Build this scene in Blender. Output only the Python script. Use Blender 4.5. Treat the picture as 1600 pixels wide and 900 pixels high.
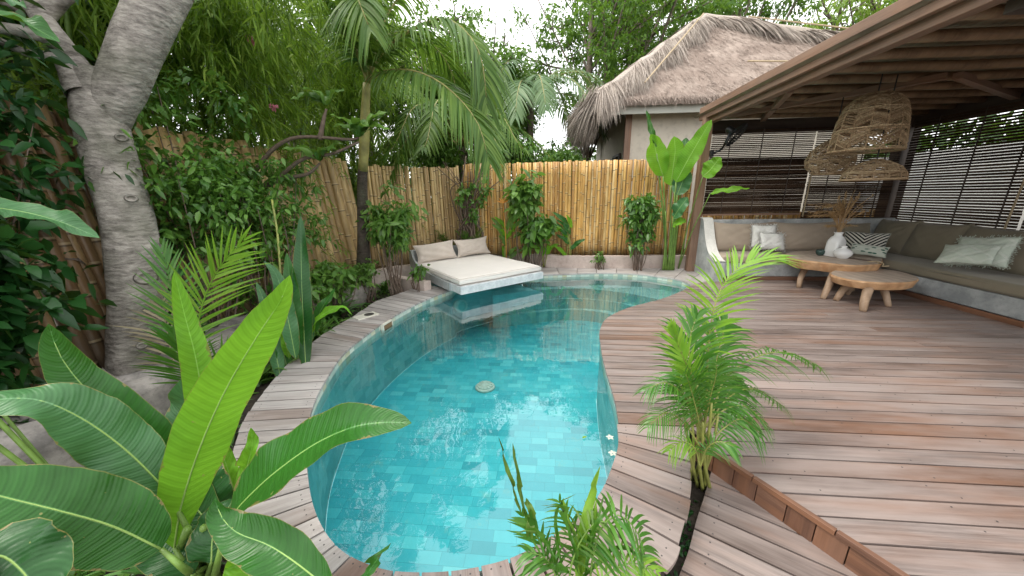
import bpy, math, random
import numpy as np
from mathutils import Matrix, Vector
rad = math.radians
rng = np.random.default_rng(7)
random.seed(7)
for o in list(bpy.data.objects): bpy.data.objects.remove(o)
scene = bpy.context.scene
COL = scene.collection

# ------------------------------------------------------------------ camera
F = 533.0
CAMZ = 1.4
_d = np.array([31.0, -1950.0, -F]); _d /= np.linalg.norm(_d)
_up = -_d
_y = np.array([48.0, 147.0, -F]); _y -= _y.dot(_up) * _up; _y /= np.linalg.norm(_y)
_x = np.cross(_y, _up)
ROT = np.array([_x, _y, _up])
CAM = np.array([0.0, 0.0, CAMZ])
cam_data = bpy.data.cameras.new('camera')
cam = bpy.data.objects.new('camera', cam_data); COL.objects.link(cam)
cam_data.sensor_width = 36.0
cam_data.lens = F / 1600 * 36.0
cam_data.clip_start = 0.05; cam_data.clip_end = 500
M4 = Matrix([list(ROT[0]) + [0], list(ROT[1]) + [0], list(ROT[2]) + [CAMZ], [0, 0, 0, 1]])
cam.matrix_world = M4
scene.camera = cam

def PX(px, py, d):
    """world point seen at photo pixel (px, py), d metres in front of the lens"""
    return CAM + ROT @ np.array([px - 800, 450 - py, -F]) * (d / F)
def GZ(px, py, z=0.0):
    v = ROT @ np.array([px - 800, 450 - py, -F]); return CAM + v * ((z - CAMZ) / v[2])
def atY(px, py, Y):
    v = ROT @ np.array([px - 800, 450 - py, -F]); return CAM + v * (Y / v[1])
def atX(px, py, X):
    v = ROT @ np.array([px - 800, 450 - py, -F]); return CAM + v * (X / v[0])

# ------------------------------------------------------------------ world, sun, exposure
SUN_EL, SUN_ROT = rad(64), rad(-105)          # rotation measured from +Y towards +X
world = bpy.data.worlds.new('World'); scene.world = world; world.use_nodes = True
wn = world.node_tree.nodes; wl = world.node_tree.links
bg = wn['Background']; bg.inputs[1].default_value = 0.15
sky = wn.new('ShaderNodeTexSky'); sky.sky_type = 'NISHITA'; sky.sun_disc = False
sky.sun_elevation = SUN_EL; sky.sun_rotation = SUN_ROT; sky.dust_density = 3.0
cl = wn.new('ShaderNodeTexNoise'); cl.inputs['Scale'].default_value = 2.2; cl.inputs['Detail'].default_value = 5
tc = wn.new('ShaderNodeTexCoord'); wl.new(tc.outputs['Generated'], cl.inputs['Vector'])
rp = wn.new('ShaderNodeValToRGB'); rp.color_ramp.elements[0].position = 0.25; rp.color_ramp.elements[1].position = 0.62
rp.color_ramp.elements[0].color = (0.72, 0.72, 0.72, 1); rp.color_ramp.elements[1].color = (0.95, 0.95, 0.95, 1)
wl.new(cl.outputs['Fac'], rp.inputs[0])
mx = wn.new('ShaderNodeMix'); mx.data_type = 'RGBA'
mx.inputs[7].default_value = (9.9, 9.9, 9.8, 1)
wl.new(rp.outputs[0], mx.inputs[0]); wl.new(sky.outputs[0], mx.inputs[6]); wl.new(mx.outputs[2], bg.inputs[0])
sd = bpy.data.lights.new('sun', 'SUN'); sd.energy = 1.5; sd.angle = rad(24); sd.color = (1.0, 0.95, 0.86)
sun = bpy.data.objects.new('sun', sd); COL.objects.link(sun)
sv = Vector((math.sin(SUN_ROT) * math.cos(SUN_EL), math.cos(SUN_ROT) * math.cos(SUN_EL), math.sin(SUN_EL)))
sun.rotation_euler = sv.to_track_quat('Z', 'Y').to_euler()
scene.view_settings.view_transform = 'Standard'; scene.view_settings.look = 'None'
scene.view_settings.exposure = 0.82; scene.view_settings.gamma = 1
scene.render.engine = 'CYCLES'
scene.cycles.max_bounces = 8; scene.cycles.transparent_max_bounces = 12
scene.cycles.diffuse_bounces = 4

# ------------------------------------------------------------------ materials
class NT:
    def __init__(s, name):
        s.m = bpy.data.materials.new(name); s.m.use_nodes = True
        s.t = s.m.node_tree; s.n = s.t.nodes; s.l = s.t.links
        s.b = s.n['Principled BSDF']; s.out = s.n['Material Output']
    def new(s, kind, **kw):
        n = s.n.new(kind)
        for k, v in kw.items():
            if k.startswith('i_'): n.inputs[k[2:].replace('_', ' ')].default_value = v
            else: setattr(n, k, v)
        return n
    def link(s, a, b): s.l.new(a, b)
    def math(s, op, a, b=None, c=None):
        n = s.n.new('ShaderNodeMath'); n.operation = op
        for i, v in enumerate((a, b, c)):
            if v is None: continue
            if hasattr(v, 'links'): s.l.new(v, n.inputs[i])
            else: n.inputs[i].default_value = v
        return n.outputs[0]
    def ramp(s, fac, stops):
        n = s.n.new('ShaderNodeValToRGB'); e = n.color_ramp.elements
        while len(e) < len(stops): e.new(0.5)
        for el, (p, c) in zip(e, stops): el.position = p; el.color = (*c, 1) if len(c) == 3 else c
        s.l.new(fac, n.inputs[0]); return n.outputs[0]
    def mix(s, fac, a, b, mode='MIX'):
        n = s.n.new('ShaderNodeMix'); n.data_type = 'RGBA'; n.blend_type = mode
        for i, v in ((0, fac), (6, a), (7, b)):
            if hasattr(v, 'links'): s.l.new(v, n.inputs[i])
            elif i == 0: n.inputs[0].default_value = v
            else: n.inputs[i].default_value = (*v, 1)
        return n.outputs[2]
    def noise(s, scale, detail=4, vec=None, rough=0.55, out='Fac'):
        n = s.n.new('ShaderNodeTexNoise'); n.inputs['Scale'].default_value = scale
        n.inputs['Detail'].default_value = detail; n.inputs['Roughness'].default_value = rough
        if vec is not None: s.l.new(vec, n.inputs['Vector'])
        return n.outputs[out]
    def obj(s): return s.n.new('ShaderNodeTexCoord').outputs['Object']
    def uv(s): return s.n.new('ShaderNodeTexCoord').outputs['UV']
    def pos(s): return s.n.new('ShaderNodeNewGeometry').outputs['Position']
    def island(s): return s.n.new('ShaderNodeNewGeometry').outputs['Random Per Island']
    def mapping(s, vec, scale=(1, 1, 1), rot=(0, 0, 0), loc=(0, 0, 0)):
        n = s.n.new('ShaderNodeMapping'); s.l.new(vec, n.inputs[0])
        n.inputs['Scale'].default_value = scale; n.inputs['Rotation'].default_value = rot; n.inputs['Location'].default_value = loc
        return n.outputs[0]
    def bump(s, h, strength=0.3, dist=0.01):
        n = s.n.new('ShaderNodeBump'); n.inputs['Strength'].default_value = strength; n.inputs['Distance'].default_value = dist
        s.l.new(h, n.inputs['Height']); s.l.new(n.outputs[0], s.b.inputs['Normal']); return n.outputs[0]
    def fin(s, col=None, rough=0.6, spec=0.5):
        if col is not None:
            if hasattr(col, 'links'): s.l.new(col, s.b.inputs['Base Color'])
            else: s.b.inputs['Base Color'].default_value = (*col, 1)
        if hasattr(rough, 'links'): s.l.new(rough, s.b.inputs['Roughness'])
        else: s.b.inputs['Roughness'].default_value = rough
        s.b.inputs['Specular IOR Level'].default_value = spec
        return s.m

def simple(name, c, rough=0.6, var=0.15, scale=8, bump=0.0, bscale=40, spec=0.5):
    t = NT(name); p = t.pos()
    n = t.noise(scale, 5, p)
    col = t.ramp(n, [(0.3, tuple(x * (1 - var) for x in c)), (0.7, tuple(min(1, x * (1 + var)) for x in c))])
    if bump: t.bump(t.noise(bscale, 4, p), bump, 0.01)
    return t.fin(col, rough, spec)

def leaf_mat(name, dark, light, trans=0.35, rough=0.38, veins=0.0, spec=0.5, vscale=60, tip=None):
    t = NT(name)
    r = t.island()
    col = t.ramp(r, [(0.0, dark), (0.55, tuple((a + b) / 2 for a, b in zip(dark, light))), (1.0, light)])
    col = t.mix(t.math('MULTIPLY', t.noise(7, 3, t.pos()), 0.5), col, dark)
    if veins:
        sep = t.new('ShaderNodeSeparateXYZ'); t.link(t.uv(), sep.inputs[0])
        u = t.math('ABSOLUTE', sep.outputs[0])
        ph = t.math('SUBTRACT', sep.outputs[1], t.math('MULTIPLY', t.math('POWER', u, 1.5), 0.045))
        jit = t.math('MULTIPLY', t.noise(9, 3, t.uv()), 1.5)
        w = t.math('SINE', t.math('ADD', t.math('MULTIPLY', ph, vscale * 6.283), jit))
        w2 = t.math('SINE', t.math('MULTIPLY', ph, vscale * 2.37))
        wv = t.math('MULTIPLY_ADD', t.math('ADD', t.math('MULTIPLY', w, 0.6), w2), 0.25, 0.5)
        col = t.mix(t.math('MULTIPLY', wv, veins), col, tuple(min(1, c * 1.9 + .01) for c in light))
        rib = t.math('LESS_THAN', u, 0.035)
        col = t.mix(t.math('MULTIPLY', rib, 0.8), col, tuple(min(1, c * 1.7 + 0.05) for c in light))
        wn3 = t.math('GREATER_THAN', t.math('ADD', t.math('MULTIPLY', u, 0.55), t.math('MULTIPLY', t.noise(14, 4, t.pos(), .65), 0.75)), 0.965)
        col = t.mix(t.math('MULTIPLY', wn3, 0.75), col, (0.24, 0.17, 0.07))
        col = t.mix(t.ramp(t.noise(5, 4, t.pos(), .6), [(0.45, (0, 0, 0)), (0.65, (0.4, 0.4, 0.4))]), col, tuple(c * .55 for c in dark))
        edge = t.math('GREATER_THAN', u, 0.975)
        col = t.mix(t.math('MULTIPLY', edge, 0.5), col, (0.25, 0.22, 0.06))
        spots = t.math('GREATER_THAN', t.noise(38, 2, t.pos()), 0.76)
        col = t.mix(t.math('MULTIPLY', spots, 0.6), col, (0.33, 0.3, 0.1))
        t.bump(t.math('ADD', wv, t.math('MULTIPLY', t.noise(25, 3, t.pos()), 0.8)), 0.45, 0.004)
        rg = t.math('MULTIPLY_ADD', t.noise(30, 4, t.pos()), 0.3, rough - 0.1)
    else: rg = rough
    m = t.fin(col, rg, spec)
    tr = t.new('ShaderNodeBsdfTranslucent')
    g = t.mix(0.5, col, (0.42, 0.62, 0.05), 'MIX'); 
    t.link(t.mix(0.35, col, (0.30, 0.5, 0.03)), tr.inputs[0])
    ms = t.new('ShaderNodeMixShader'); ms.inputs[0].default_value = trans
    t.link(t.b.outputs[0], ms.inputs[1]); t.link(tr.outputs[0], ms.inputs[2]); t.link(ms.outputs[0], t.out.inputs[0])
    return m

def wood_plank(name, c_a, c_b, c_orange, axis='uv', amt=0.5, rough=0.5):
    t = NT(name); uv = t.uv(); r = t.island()
    add = t.new('ShaderNodeVectorMath', operation='ADD'); t.link(uv, add.inputs[0])
    cx = t.new('ShaderNodeCombineXYZ'); t.link(t.math('MULTIPLY', r, 37.0), cx.inputs[0]); t.link(t.math('MULTIPLY', r, 91.0), cx.inputs[1])
    t.link(cx.outputs[0], add.inputs[1]); v = add.outputs[0]
    g = t.noise(1.0, 6, t.mapping(v, (2.2, 55, 1)), 0.7)
    g2 = t.noise(1.0, 3, t.mapping(v, (0.9, 9, 1)), 0.5)
    base = t.mix(r, c_a, c_b)
    base = t.mix(t.ramp(g, [(0.35, (0, 0, 0)), (0.7, (0.75, 0.75, 0.75))]), base, tuple(x * 0.42 for x in c_b))
    wp = t.noise(0.75, 4, t.mapping(t.pos(), (.8, 2.2, 1)), 0.6)
    fac = t.math('MULTIPLY', t.ramp(t.math('ADD', t.math('MULTIPLY', g2, 0.45), t.math('MULTIPLY', wp, 0.6)), [(0.49, (0, 0, 0)), (0.64, (1, 1, 1))]), amt)
    col = t.mix(fac, base, c_orange)
    col = t.mix(t.math('MULTIPLY', t.math('GREATER_THAN', r, 0.86), 0.3), col, tuple(x * 0.6 for x in c_orange))
    # knots / water stains
    st = t.ramp(t.noise(2.3, 5, t.mapping(v, (.35, 2, 1)), 0.6), [(0.42, (0, 0, 0)), (0.62, (0.55, 0.55, 0.55))])
    col = t.mix(st, col, tuple(min(1, x * 1.22 + 0.02) for x in c_a))
    t.bump(g, 0.35, 0.003)
    rg = t.math('MULTIPLY_ADD', t.noise(4, 4, t.pos()), 0.35, rough - 0.17)
    return t.fin(col, rg, 0.5)

M = {}
M['deck'] = wood_plank('deck_wood', (0.29, 0.24, 0.222), (0.125, 0.088, 0.075), (0.33, 0.165, 0.095), amt=0.40, rough=0.38)
M['coping'] = wood_plank('coping_wood', (0.45, 0.42, 0.405), (0.29, 0.26, 0.245), (0.30, 0.18, 0.13), amt=0.15, rough=0.55)
M['fascia'] = wood_plank('fascia_wood', (0.20, 0.10, 0.06), (0.12, 0.055, 0.035), (0.33, 0.14, 0.06), amt=0.5, rough=0.5)
M['beam'] = wood_plank('beam_wood', (0.27, 0.165, 0.11), (0.17, 0.10, 0.07), (0.30, 0.155, 0.085), amt=0.5, rough=0.6)
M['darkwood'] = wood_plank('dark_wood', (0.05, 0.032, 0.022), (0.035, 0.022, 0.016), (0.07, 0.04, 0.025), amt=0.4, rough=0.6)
M['purlin'] = wood_plank('bamboo_purlin', (0.26, 0.165, 0.09), (0.17, 0.10, 0.055), (0.3, 0.2, 0.1), amt=0.4, rough=0.55)
M['screw'] = simple('screw_metal', (0.05, 0.045, 0.045), 0.4)
def bark(name, c1, c2, ring=14.0, rough=0.85, b=0.8):
    t = NT(name); p = t.pos()
    n1 = t.noise(1.0, 6, t.mapping(t.mix(0.06, p, t.noise(3, 3, p, out='Color')), (9, 9, 30)), 0.75)
    n2 = t.noise(5, 5, p, 0.6)
    v = t.new('ShaderNodeTexVoronoi'); v.inputs['Scale'].default_value = 1.0; t.link(t.mapping(p, (22, 22, 40)), v.inputs['Vector'])
    c = t.mix(t.ramp(n1, [(0.32, (0, 0, 0)), (0.62, (1, 1, 1))]), c1, c2)
    c = t.mix(t.ramp(n2, [(0.5, (0, 0, 0)), (0.7, (0.6, 0.6, 0.6))]), c, tuple(min(1, x * 1.5) for x in c2))
    c = t.mix(t.ramp(t.noise(2.2, 4, p), [(0.5, (0, 0, 0)), (0.68, (0.5, 0.5, 0.5))]), c, (0.10, 0.11, 0.07))
    h = t.math('ADD', n1, t.math('MULTIPLY', v.outputs[0], 0.5))
    t.bump(h, b, 0.02); return t.fin(c, rough, 0.2)
M['trunk'] = bark('frangipani_bark', (0.12, 0.105, 0.095), (0.42, 0.385, 0.345))
M['bark'] = bark('tree_bark', (0.07, 0.055, 0.045), (0.2, 0.16, 0.13))
M['palmbark'] = bark('palm_bark', (0.03, 0.024, 0.02), (0.10, 0.08, 0.065))
M['twig'] = simple('twig_bark', (0.14, 0.10, 0.075), 0.8, 0.3, 30)
M['crownshaft'] = simple('crownshaft', (0.30, 0.27, 0.09), 0.5, 0.3, 9)
M['stem'] = simple('green_stem', (0.14, 0.24, 0.045), 0.45, 0.3, 12)
M['yellowstem'] = simple('yellow_stem', (0.22, 0.24, 0.055), 0.45, 0.3, 12)
# foliage kinds
M['heli'] = leaf_mat('heliconia_leaf', (0.014, 0.082, 0.009), (0.028, 0.13, 0.016), 0.2, 0.30, veins=0.22, spec=.35, vscale=85)
M['helid'] = leaf_mat('heliconia_leaf_dark', (0.010, 0.06, 0.012), (0.02, 0.09, 0.018), 0.12, 0.32, veins=0.25, spec=.35, vscale=85)
M['helib'] = leaf_mat('heliconia_leaf_young', (0.13, 0.36, 0.02), (0.19, 0.44, 0.03), 0.55, 0.4, veins=0.34, spec=.3, vscale=85)
M['heliw'] = leaf_mat('heliconia_leaf_waxy', (0.035, 0.125, 0.04), (0.06, 0.165, 0.058), 0.2, 0.33, veins=0.26, spec=.4, vscale=85)
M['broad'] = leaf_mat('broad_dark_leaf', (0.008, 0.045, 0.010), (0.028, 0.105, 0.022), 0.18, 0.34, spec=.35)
M['rib'] = simple('leaf_rib', (0.26, 0.40, 0.10), 0.45, 0.1, 9)
M['shrub'] = leaf_mat('shrub_leaf', (0.045, 0.13, 0.02), (0.17, 0.34, 0.055), 0.3, 0.33, spec=.5)
M['shrubl'] = leaf_mat('light_shrub_leaf', (0.07, 0.17, 0.03), (0.2, 0.36, 0.07), 0.35, 0.36)
M['tree'] = leaf_mat('tree_leaf', (0.04, 0.11, 0.016), (0.14, 0.27, 0.035), 0.4, 0.5, spec=.3)
M['treel'] = leaf_mat('tree_leaf_yellow', (0.13, 0.24, 0.02), (0.28, 0.40, 0.05), 0.4, 0.42)
M['bamboo_l'] = leaf_mat('bamboo_leaf', (0.10, 0.2, 0.02), (0.30, 0.42, 0.06), 0.45, 0.5, spec=.25)
M['palm'] = leaf_mat('palm_leaflet', (0.05, 0.125, 0.018), (0.17, 0.27, 0.05), 0.3, 0.45, spec=.3)
M['palmg'] = leaf_mat('palm_leaflet_grey', (0.09, 0.17, 0.07), (0.18, 0.26, 0.12), 0.25, 0.42, spec=.3)
M['areca'] = leaf_mat('areca_leaflet', (0.045, 0.17, 0.02), (0.13, 0.30, 0.04), 0.35, 0.30)
M['arecal'] = leaf_mat('areca_leaflet_young', (0.2, 0.42, 0.04), (0.36, 0.56, 0.08), 0.5, 0.32)
M['drypalm'] = leaf_mat('dry_frond', (0.30, 0.24, 0.15), (0.5, 0.42, 0.28), 0.2, 0.6)
M['grass'] = leaf_mat('strap_leaf', (0.06, 0.18, 0.04), (0.17, 0.34, 0.09), 0.3, 0.35)
M['far'] = leaf_mat('far_leaf', (0.035, 0.08, 0.022), (0.09, 0.16, 0.04), 0.3, 0.5)

# bamboo fence poles : uv = (around, height)
def bamboo(name, stops, band=0.34):
    t = NT(name); r = t.island(); sep = t.new('ShaderNodeSeparateXYZ'); t.link(t.uv(), sep.inputs[0])
    col = t.ramp(r, stops)
    p = t.pos(); n = t.noise(1.0, 5, t.mapping(p, (9, 9, 2.2)), 0.6)
    col = t.mix(t.ramp(n, [(0.42, (0, 0, 0)), (0.66, (0.8, 0.8, 0.8))]), col, tuple(x * 0.5 for x in stops[1][1]))
    n2 = t.noise(1.0, 3, t.mapping(p, (30, 30, 3.0)), 0.6)
    col = t.mix(t.ramp(n2, [(0.6, (0, 0, 0)), (0.75, (0.6, 0.6, 0.6))]), col, tuple(min(1, x * 1.45) for x in stops[-1][1]))
    sp = t.new('ShaderNodeSeparateXYZ'); t.link(p, sp.inputs[0])
    mil = t.ramp(t.math('ADD', t.math('MULTIPLY', sp.outputs[2], 0.9), t.math('MULTIPLY', t.noise(4, 4, p, .65), 0.9)), [(0.55, (.65, .65, .65)), (1.0, (0, 0, 0))])
    col = t.mix(mil, col, (0.085, 0.065, 0.045))
    hz = t.math('FRACT', t.math('DIVIDE', t.math('ADD', sep.outputs[1], t.math('MULTIPLY', r, 5.0)), band))
    nd = t.math('LESS_THAN', hz, 0.035)
    col = t.mix(t.math('MULTIPLY', nd, 0.75), col, (0.06, 0.035, 0.015))
    pale = t.math('MULTIPLY', t.math('LESS_THAN', t.math('ABSOLUTE', t.math('SUBTRACT', hz, 0.06)), 0.022), 0.45)
    col = t.mix(pale, col, (0.62, 0.5, 0.3))
    t.bump(t.math('ADD', t.math('MULTIPLY', nd, -1.0), t.math('MULTIPLY', n, 0.4)), 0.5, 0.006)
    return t.fin(col, 0.42, 0.5)
M['bam_or'] = bamboo('bamboo_orange', [(0, (0.30, 0.16, 0.06)), (0.4, (0.60, 0.33, 0.09)), (0.8, (0.70, 0.44, 0.14)), (1, (0.70, 0.54, 0.30))])
M['bam_tan'] = bamboo('bamboo_tan', [(0, (0.27, 0.17, 0.07)), (0.4, (0.50, 0.34, 0.15)), (0.8, (0.62, 0.46, 0.22)), (1, (0.60, 0.42, 0.18))], 0.42)
M['bam_dk'] = bamboo('bamboo_old', [(0, (0.13, 0.08, 0.04)), (0.4, (0.27, 0.16, 0.075)), (0.8, (0.36, 0.23, 0.11)), (1, (0.42, 0.30, 0.15))], 0.4)

def concrete(name, c, c2, sc=3.0, b=0.15, rough=0.55):
    t = NT(name); p = t.pos(); n = t.noise(sc, 7, p, 0.65); n2 = t.noise(sc * 7, 4, p, 0.6)
    col = t.mix(t.ramp(n, [(0.36, (0, 0, 0)), (0.64, (1, 1, 1))]), c, c2)
    col = t.mix(t.ramp(n2, [(0.52, (0, 0, 0)), (0.7, (0.45, 0.45, 0.45))]), col, tuple(x * 0.7 for x in c))
    t.bump(n2, b, 0.004); return t.fin(col, rough, 0.4)
M['conc'] = concrete('polished_concrete', (0.26, 0.28, 0.285), (0.50, 0.515, 0.515), 4)
M['conc_l'] = concrete('pale_concrete', (0.52, 0.55, 0.57), (0.72, 0.74, 0.75), 9)
M['conc_rim'] = concrete('cream_concrete_rim', (0.58, 0.57, 0.53), (0.70, 0.69, 0.65), 7)
M['curb'] = concrete('planter_render', (0.40, 0.32, 0.28), (0.58, 0.49, 0.44), 3, 0.2, 0.7)
M['stone'] = concrete('rough_stone', (0.14, 0.13, 0.12), (0.36, 0.33, 0.30), 5, 0.8, 0.85)
M['soil'] = concrete('soil', (0.022, 0.017, 0.013), (0.07, 0.055, 0.042), 9, 1.0, 0.95)
M['wall'] = concrete('house_render', (0.60, 0.54, 0.45), (0.66, 0.60, 0.50), 1.2, 0.05, 0.8)
M['wallw'] = concrete('white_render', (0.62, 0.62, 0.6), (0.7, 0.7, 0.68), 2, 0.05, 0.8)
M['fasciab'] = simple('pale_fascia', (0.42, 0.42, 0.37), 0.6, 0.08, 2)
M['black'] = simple('black_plastic', (0.012, 0.013, 0.014), 0.4, 0.2)
M['glass_d'] = simple('green_glass', (0.03, 0.07, 0.06), 0.1, 0.1, spec=0.8)
M['ceramic'] = simple('white_ceramic', (0.80, 0.80, 0.79), 0.16, 0.02, 3)
M['rope'] = simple('jute_rope', (0.42, 0.33, 0.21), 0.8, 0.2, 60)
M['plastic_w'] = simple('white_plastic', (0.62, 0.60, 0.52), 0.35, 0.06, 6)
M['steel'] = simple('corrugated_sheet', (0.5, 0.48, 0.45), 0.4, 0.15, 3)
def fabric(name, c, var=0.12, weave=260, patt=None):
    t = NT(name); p = t.pos(); uv = t.uv()
    n = t.noise(2.5, 4, p); col = t.ramp(n, [(0.3, tuple(x * (1 - var) for x in c)), (0.7, tuple(min(1, x * (1 + var)) for x in c))])
    if patt == 'chevron':
        sep = t.new('ShaderNodeSeparateXYZ'); t.link(uv, sep.inputs[0])
        tri = t.math('ABSOLUTE', t.math('SUBTRACT', t.math('FRACT', t.math('ADD', t.math('MULTIPLY', sep.outputs[0], 1.0), 0.5)), 0.5))
        s = t.math('FRACT', t.math('MULTIPLY', t.math('ADD', sep.outputs[1], t.math('MULTIPLY', tri, 1.3)), 6.5))
        col = t.mix(t.math('GREATER_THAN', s, 0.52), (0.02, 0.022, 0.02), (0.62, 0.62, 0.55))
    if patt == 'lattice':
        sep = t.new('ShaderNodeSeparateXYZ'); t.link(uv, sep.inputs[0])
        a = t.math('ABSOLUTE', t.math('SUBTRACT', t.math('FRACT', t.math('MULTIPLY', t.math('ADD', sep.outputs[0], sep.outputs[1]), 2.0)), 0.5))
        b = t.math('ABSOLUTE', t.math('SUBTRACT', t.math('FRACT', t.math('MULTIPLY', t.math('SUBTRACT', sep.outputs[0], sep.outputs[1]), 2.0)), 0.5))
        k = t.math('MINIMUM', a, b)
        hh = t.math('LESS_THAN', k, 0.09)
        t.bump(t.math('ADD', hh, t.math('MULTIPLY', t.noise(90, 2, p), 0.5)), 0.9, 0.008)
        col = t.mix(t.math('MULTIPLY', hh, 0.3), col, (0.7, 0.71, 0.66))
    if patt == 'tropic':
        v = t.new('ShaderNodeTexVoronoi'); v.inputs['Scale'].default_value = 5; t.link(uv, v.inputs['Vector'])
        col = t.mix(t.ramp(v.outputs[0], [(0.3, (0, 0, 0)), (0.36, (1, 1, 1))]), (0.03, 0.10, 0.07), (0.5, 0.53, 0.46))
    if patt != 'lattice':
        w = t.new('ShaderNodeTexNoise'); w.inputs['Scale'].default_value = weave; t.link(p, w.inputs['Vector'])
        t.bump(t.math('ADD', t.math('MULTIPLY', w.outputs[0], 0.4), t.noise(14, 4, p, 0.6)), 0.22, 0.006)
    t.b.inputs['Sheen Weight'].default_value = 0.2
    return t.fin(col, 0.9, 0.2)
M['fab_bed'] = fabric('cream_canvas', (0.76, 0.715, 0.665), 0.05)
M['fab_pil'] = fabric('sand_canvas', (0.56, 0.49, 0.43), 0.08)
M['fab_olive'] = fabric('olive_taupe_canvas', (0.235, 0.205, 0.15), 0.1)
M['fab_taupe'] = fabric('taupe_canvas', (0.36, 0.295, 0.23), 0.1)
M['fab_white'] = fabric('white_cotton', (0.66, 0.66, 0.63), 0.05, patt='lattice')
M['fab_mint'] = fabric('pale_mint_cotton', (0.50, 0.56, 0.48), 0.06, patt='lattice')
M['fab_chev'] = fabric('black_chevron', (0.5, 0.5, 0.5), 0.05, patt='chevron')
M['fab_trop'] = fabric('tropical_print', (0.5, 0.5, 0.5), 0.05, patt='tropic')

def tiles(name, use_uv, su, sv, stops, grout, lines=0.015, algae=0.3):
    t = NT(name); vec = t.uv() if use_uv else t.pos()
    sep = t.new('ShaderNodeSeparateXYZ'); t.link(vec, sep.inputs[0])
    v = t.math('DIVIDE', sep.outputs[1], sv); row = t.math('FLOOR', v)
    wr = t.new('ShaderNodeTexWhiteNoise', noise_dimensions='1D'); t.link(row, wr.inputs['W'])
    u = t.math('ADD', t.math('DIVIDE', sep.outputs[0], su), wr.outputs[0]); colm = t.math('FLOOR', u)
    cx = t.new('ShaderNodeCombineXYZ'); t.link(colm, cx.inputs[0]); t.link(row, cx.inputs[1])
    wn_ = t.new('ShaderNodeTexWhiteNoise', noise_dimensions='2D'); t.link(cx.outputs[0], wn_.inputs['Vector'])
    col = t.ramp(wn_.outputs[0], stops)
    p = t.pos()
    col = t.mix(t.math('MULTIPLY', t.noise(16, 5, p), algae), col, tuple(x * 0.65 for x in stops[0][1]))
    col = t.mix(t.ramp(t.noise(6, 5, p, 0.7), [(0.6, (0, 0, 0)), (0.74, (0.35, 0.35, 0.35))]), col, (0.35, 0.45, 0.30))
    fu = t.math('FRACT', u); fv = t.math('FRACT', v)
    gu = t.math('LESS_THAN', fu, lines * sv / su * 2); gv = t.math('LESS_THAN', fv, lines * 2)
    col = t.mix(t.math('MULTIPLY', t.math('MAXIMUM', gu, gv), 0.7), col, grout)
    return t.fin(col, 0.5, 0.3)
M['tile_floor'] = tiles('pool_floor_tiles', False, 0.155, 0.085, [(0, (0.05, 0.37, 0.42)), (0.1, (0.07, 0.47, 0.53)), (0.6, (0.085, 0.54, 0.59)), (0.9, (0.12, 0.60, 0.64)), (1, (0.19, 0.67, 0.69))], (0.02, 0.26, 0.30))
M['tile_wall'] = tiles('pool_wall_tiles', True, 0.155, 0.085, [(0, (0.20, 0.46, 0.46)), (0.3, (0.27, 0.56, 0.56)), (0.75, (0.35, 0.63, 0.62)), (1, (0.46, 0.70, 0.68))], (0.24, 0.46, 0.46), algae=0.45)
M['tile_step'] = tiles('pool_step_tiles', False, 0.155, 0.085, [(0, (0.24, 0.52, 0.52)), (0.5, (0.36, 0.66, 0.64)), (1, (0.48, 0.74, 0.70))], (0.20, 0.43, 0.43), algae=0.4)
M['tile_band'] = tiles('waterline_tiles', True, 0.085, 0.075, [(0, (0.25, 0.37, 0.32)), (0.35, (0.50, 0.60, 0.54)), (0.75, (0.66, 0.70, 0.60)), (1, (0.50, 0.46, 0.28))], (0.3, 0.36, 0.33), lines=0.04)
def water_mat():
    t = NT('pool_water'); p = t.pos()
    n = t.noise(3.4, 3, p, 0.5); n2 = t.noise(11, 2, p, 0.5)
    bn = t.new('ShaderNodeBump'); bn.inputs['Strength'].default_value = 0.04; bn.inputs['Distance'].default_value = 0.05
    t.link(t.math('ADD', n, t.math('MULTIPLY', n2, 0.22)), bn.inputs['Height'])
    fr = t.new('ShaderNodeFresnel'); fr.inputs['IOR'].default_value = 1.36; t.link(bn.outputs[0], fr.inputs['Normal'])
    tr = t.new('ShaderNodeBsdfTransparent'); tr.inputs[0].default_value = (0.80, 0.955, 0.97, 1)
    gl = t.new('ShaderNodeBsdfGlossy'); gl.inputs['Roughness'].default_value = 0.015; t.link(bn.outputs[0], gl.inputs['Normal'])
    ms = t.new('ShaderNodeMixShader'); t.link(t.math('MULTIPLY', fr.outputs[0], 2.6), ms.inputs[0])
    t.link(tr.outputs[0], ms.inputs[1]); t.link(gl.outputs[0], ms.inputs[2]); t.link(ms.outputs[0], t.out.inputs[0])
    return t.m
M['water'] = water_mat()
def thatch(name, c1, c2, c3):
    t = NT(name); r = t.island(); p = t.pos()
    col = t.ramp(r, [(0, c1), (0.5, c2), (1, c3)])
    n = t.noise(45, 5, p, 0.7); col = t.mix(t.ramp(n, [(0.4, (0, 0, 0)), (0.65, (0.7, 0.7, 0.7))]), col, c1)
    col = t.mix(t.ramp(t.noise(1.4, 4, p), [(0.45, (0, 0, 0)), (0.65, (0.45, 0.45, 0.45))]), col, c3)
    t.bump(n, 1.0, 0.03); return t.fin(col, 0.95, 0.1)
M['thatch'] = thatch('thatch', (0.19, 0.15, 0.125), (0.38, 0.30, 0.255), (0.54, 0.45, 0.39))
M['thatchcap'] = thatch('thatch_cap', (0.25, 0.21, 0.18), (0.44, 0.375, 0.325), (0.58, 0.51, 0.445))
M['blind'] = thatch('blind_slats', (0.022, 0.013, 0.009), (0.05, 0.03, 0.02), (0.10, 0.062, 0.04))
M['rattan'] = thatch('rattan', (0.26, 0.175, 0.10), (0.46, 0.32, 0.19), (0.64, 0.49, 0.31))
M['grassd'] = leaf_mat('dried_grass', (0.45, 0.27, 0.13), (0.66, 0.46, 0.26), 0.3, 0.7)
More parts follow.
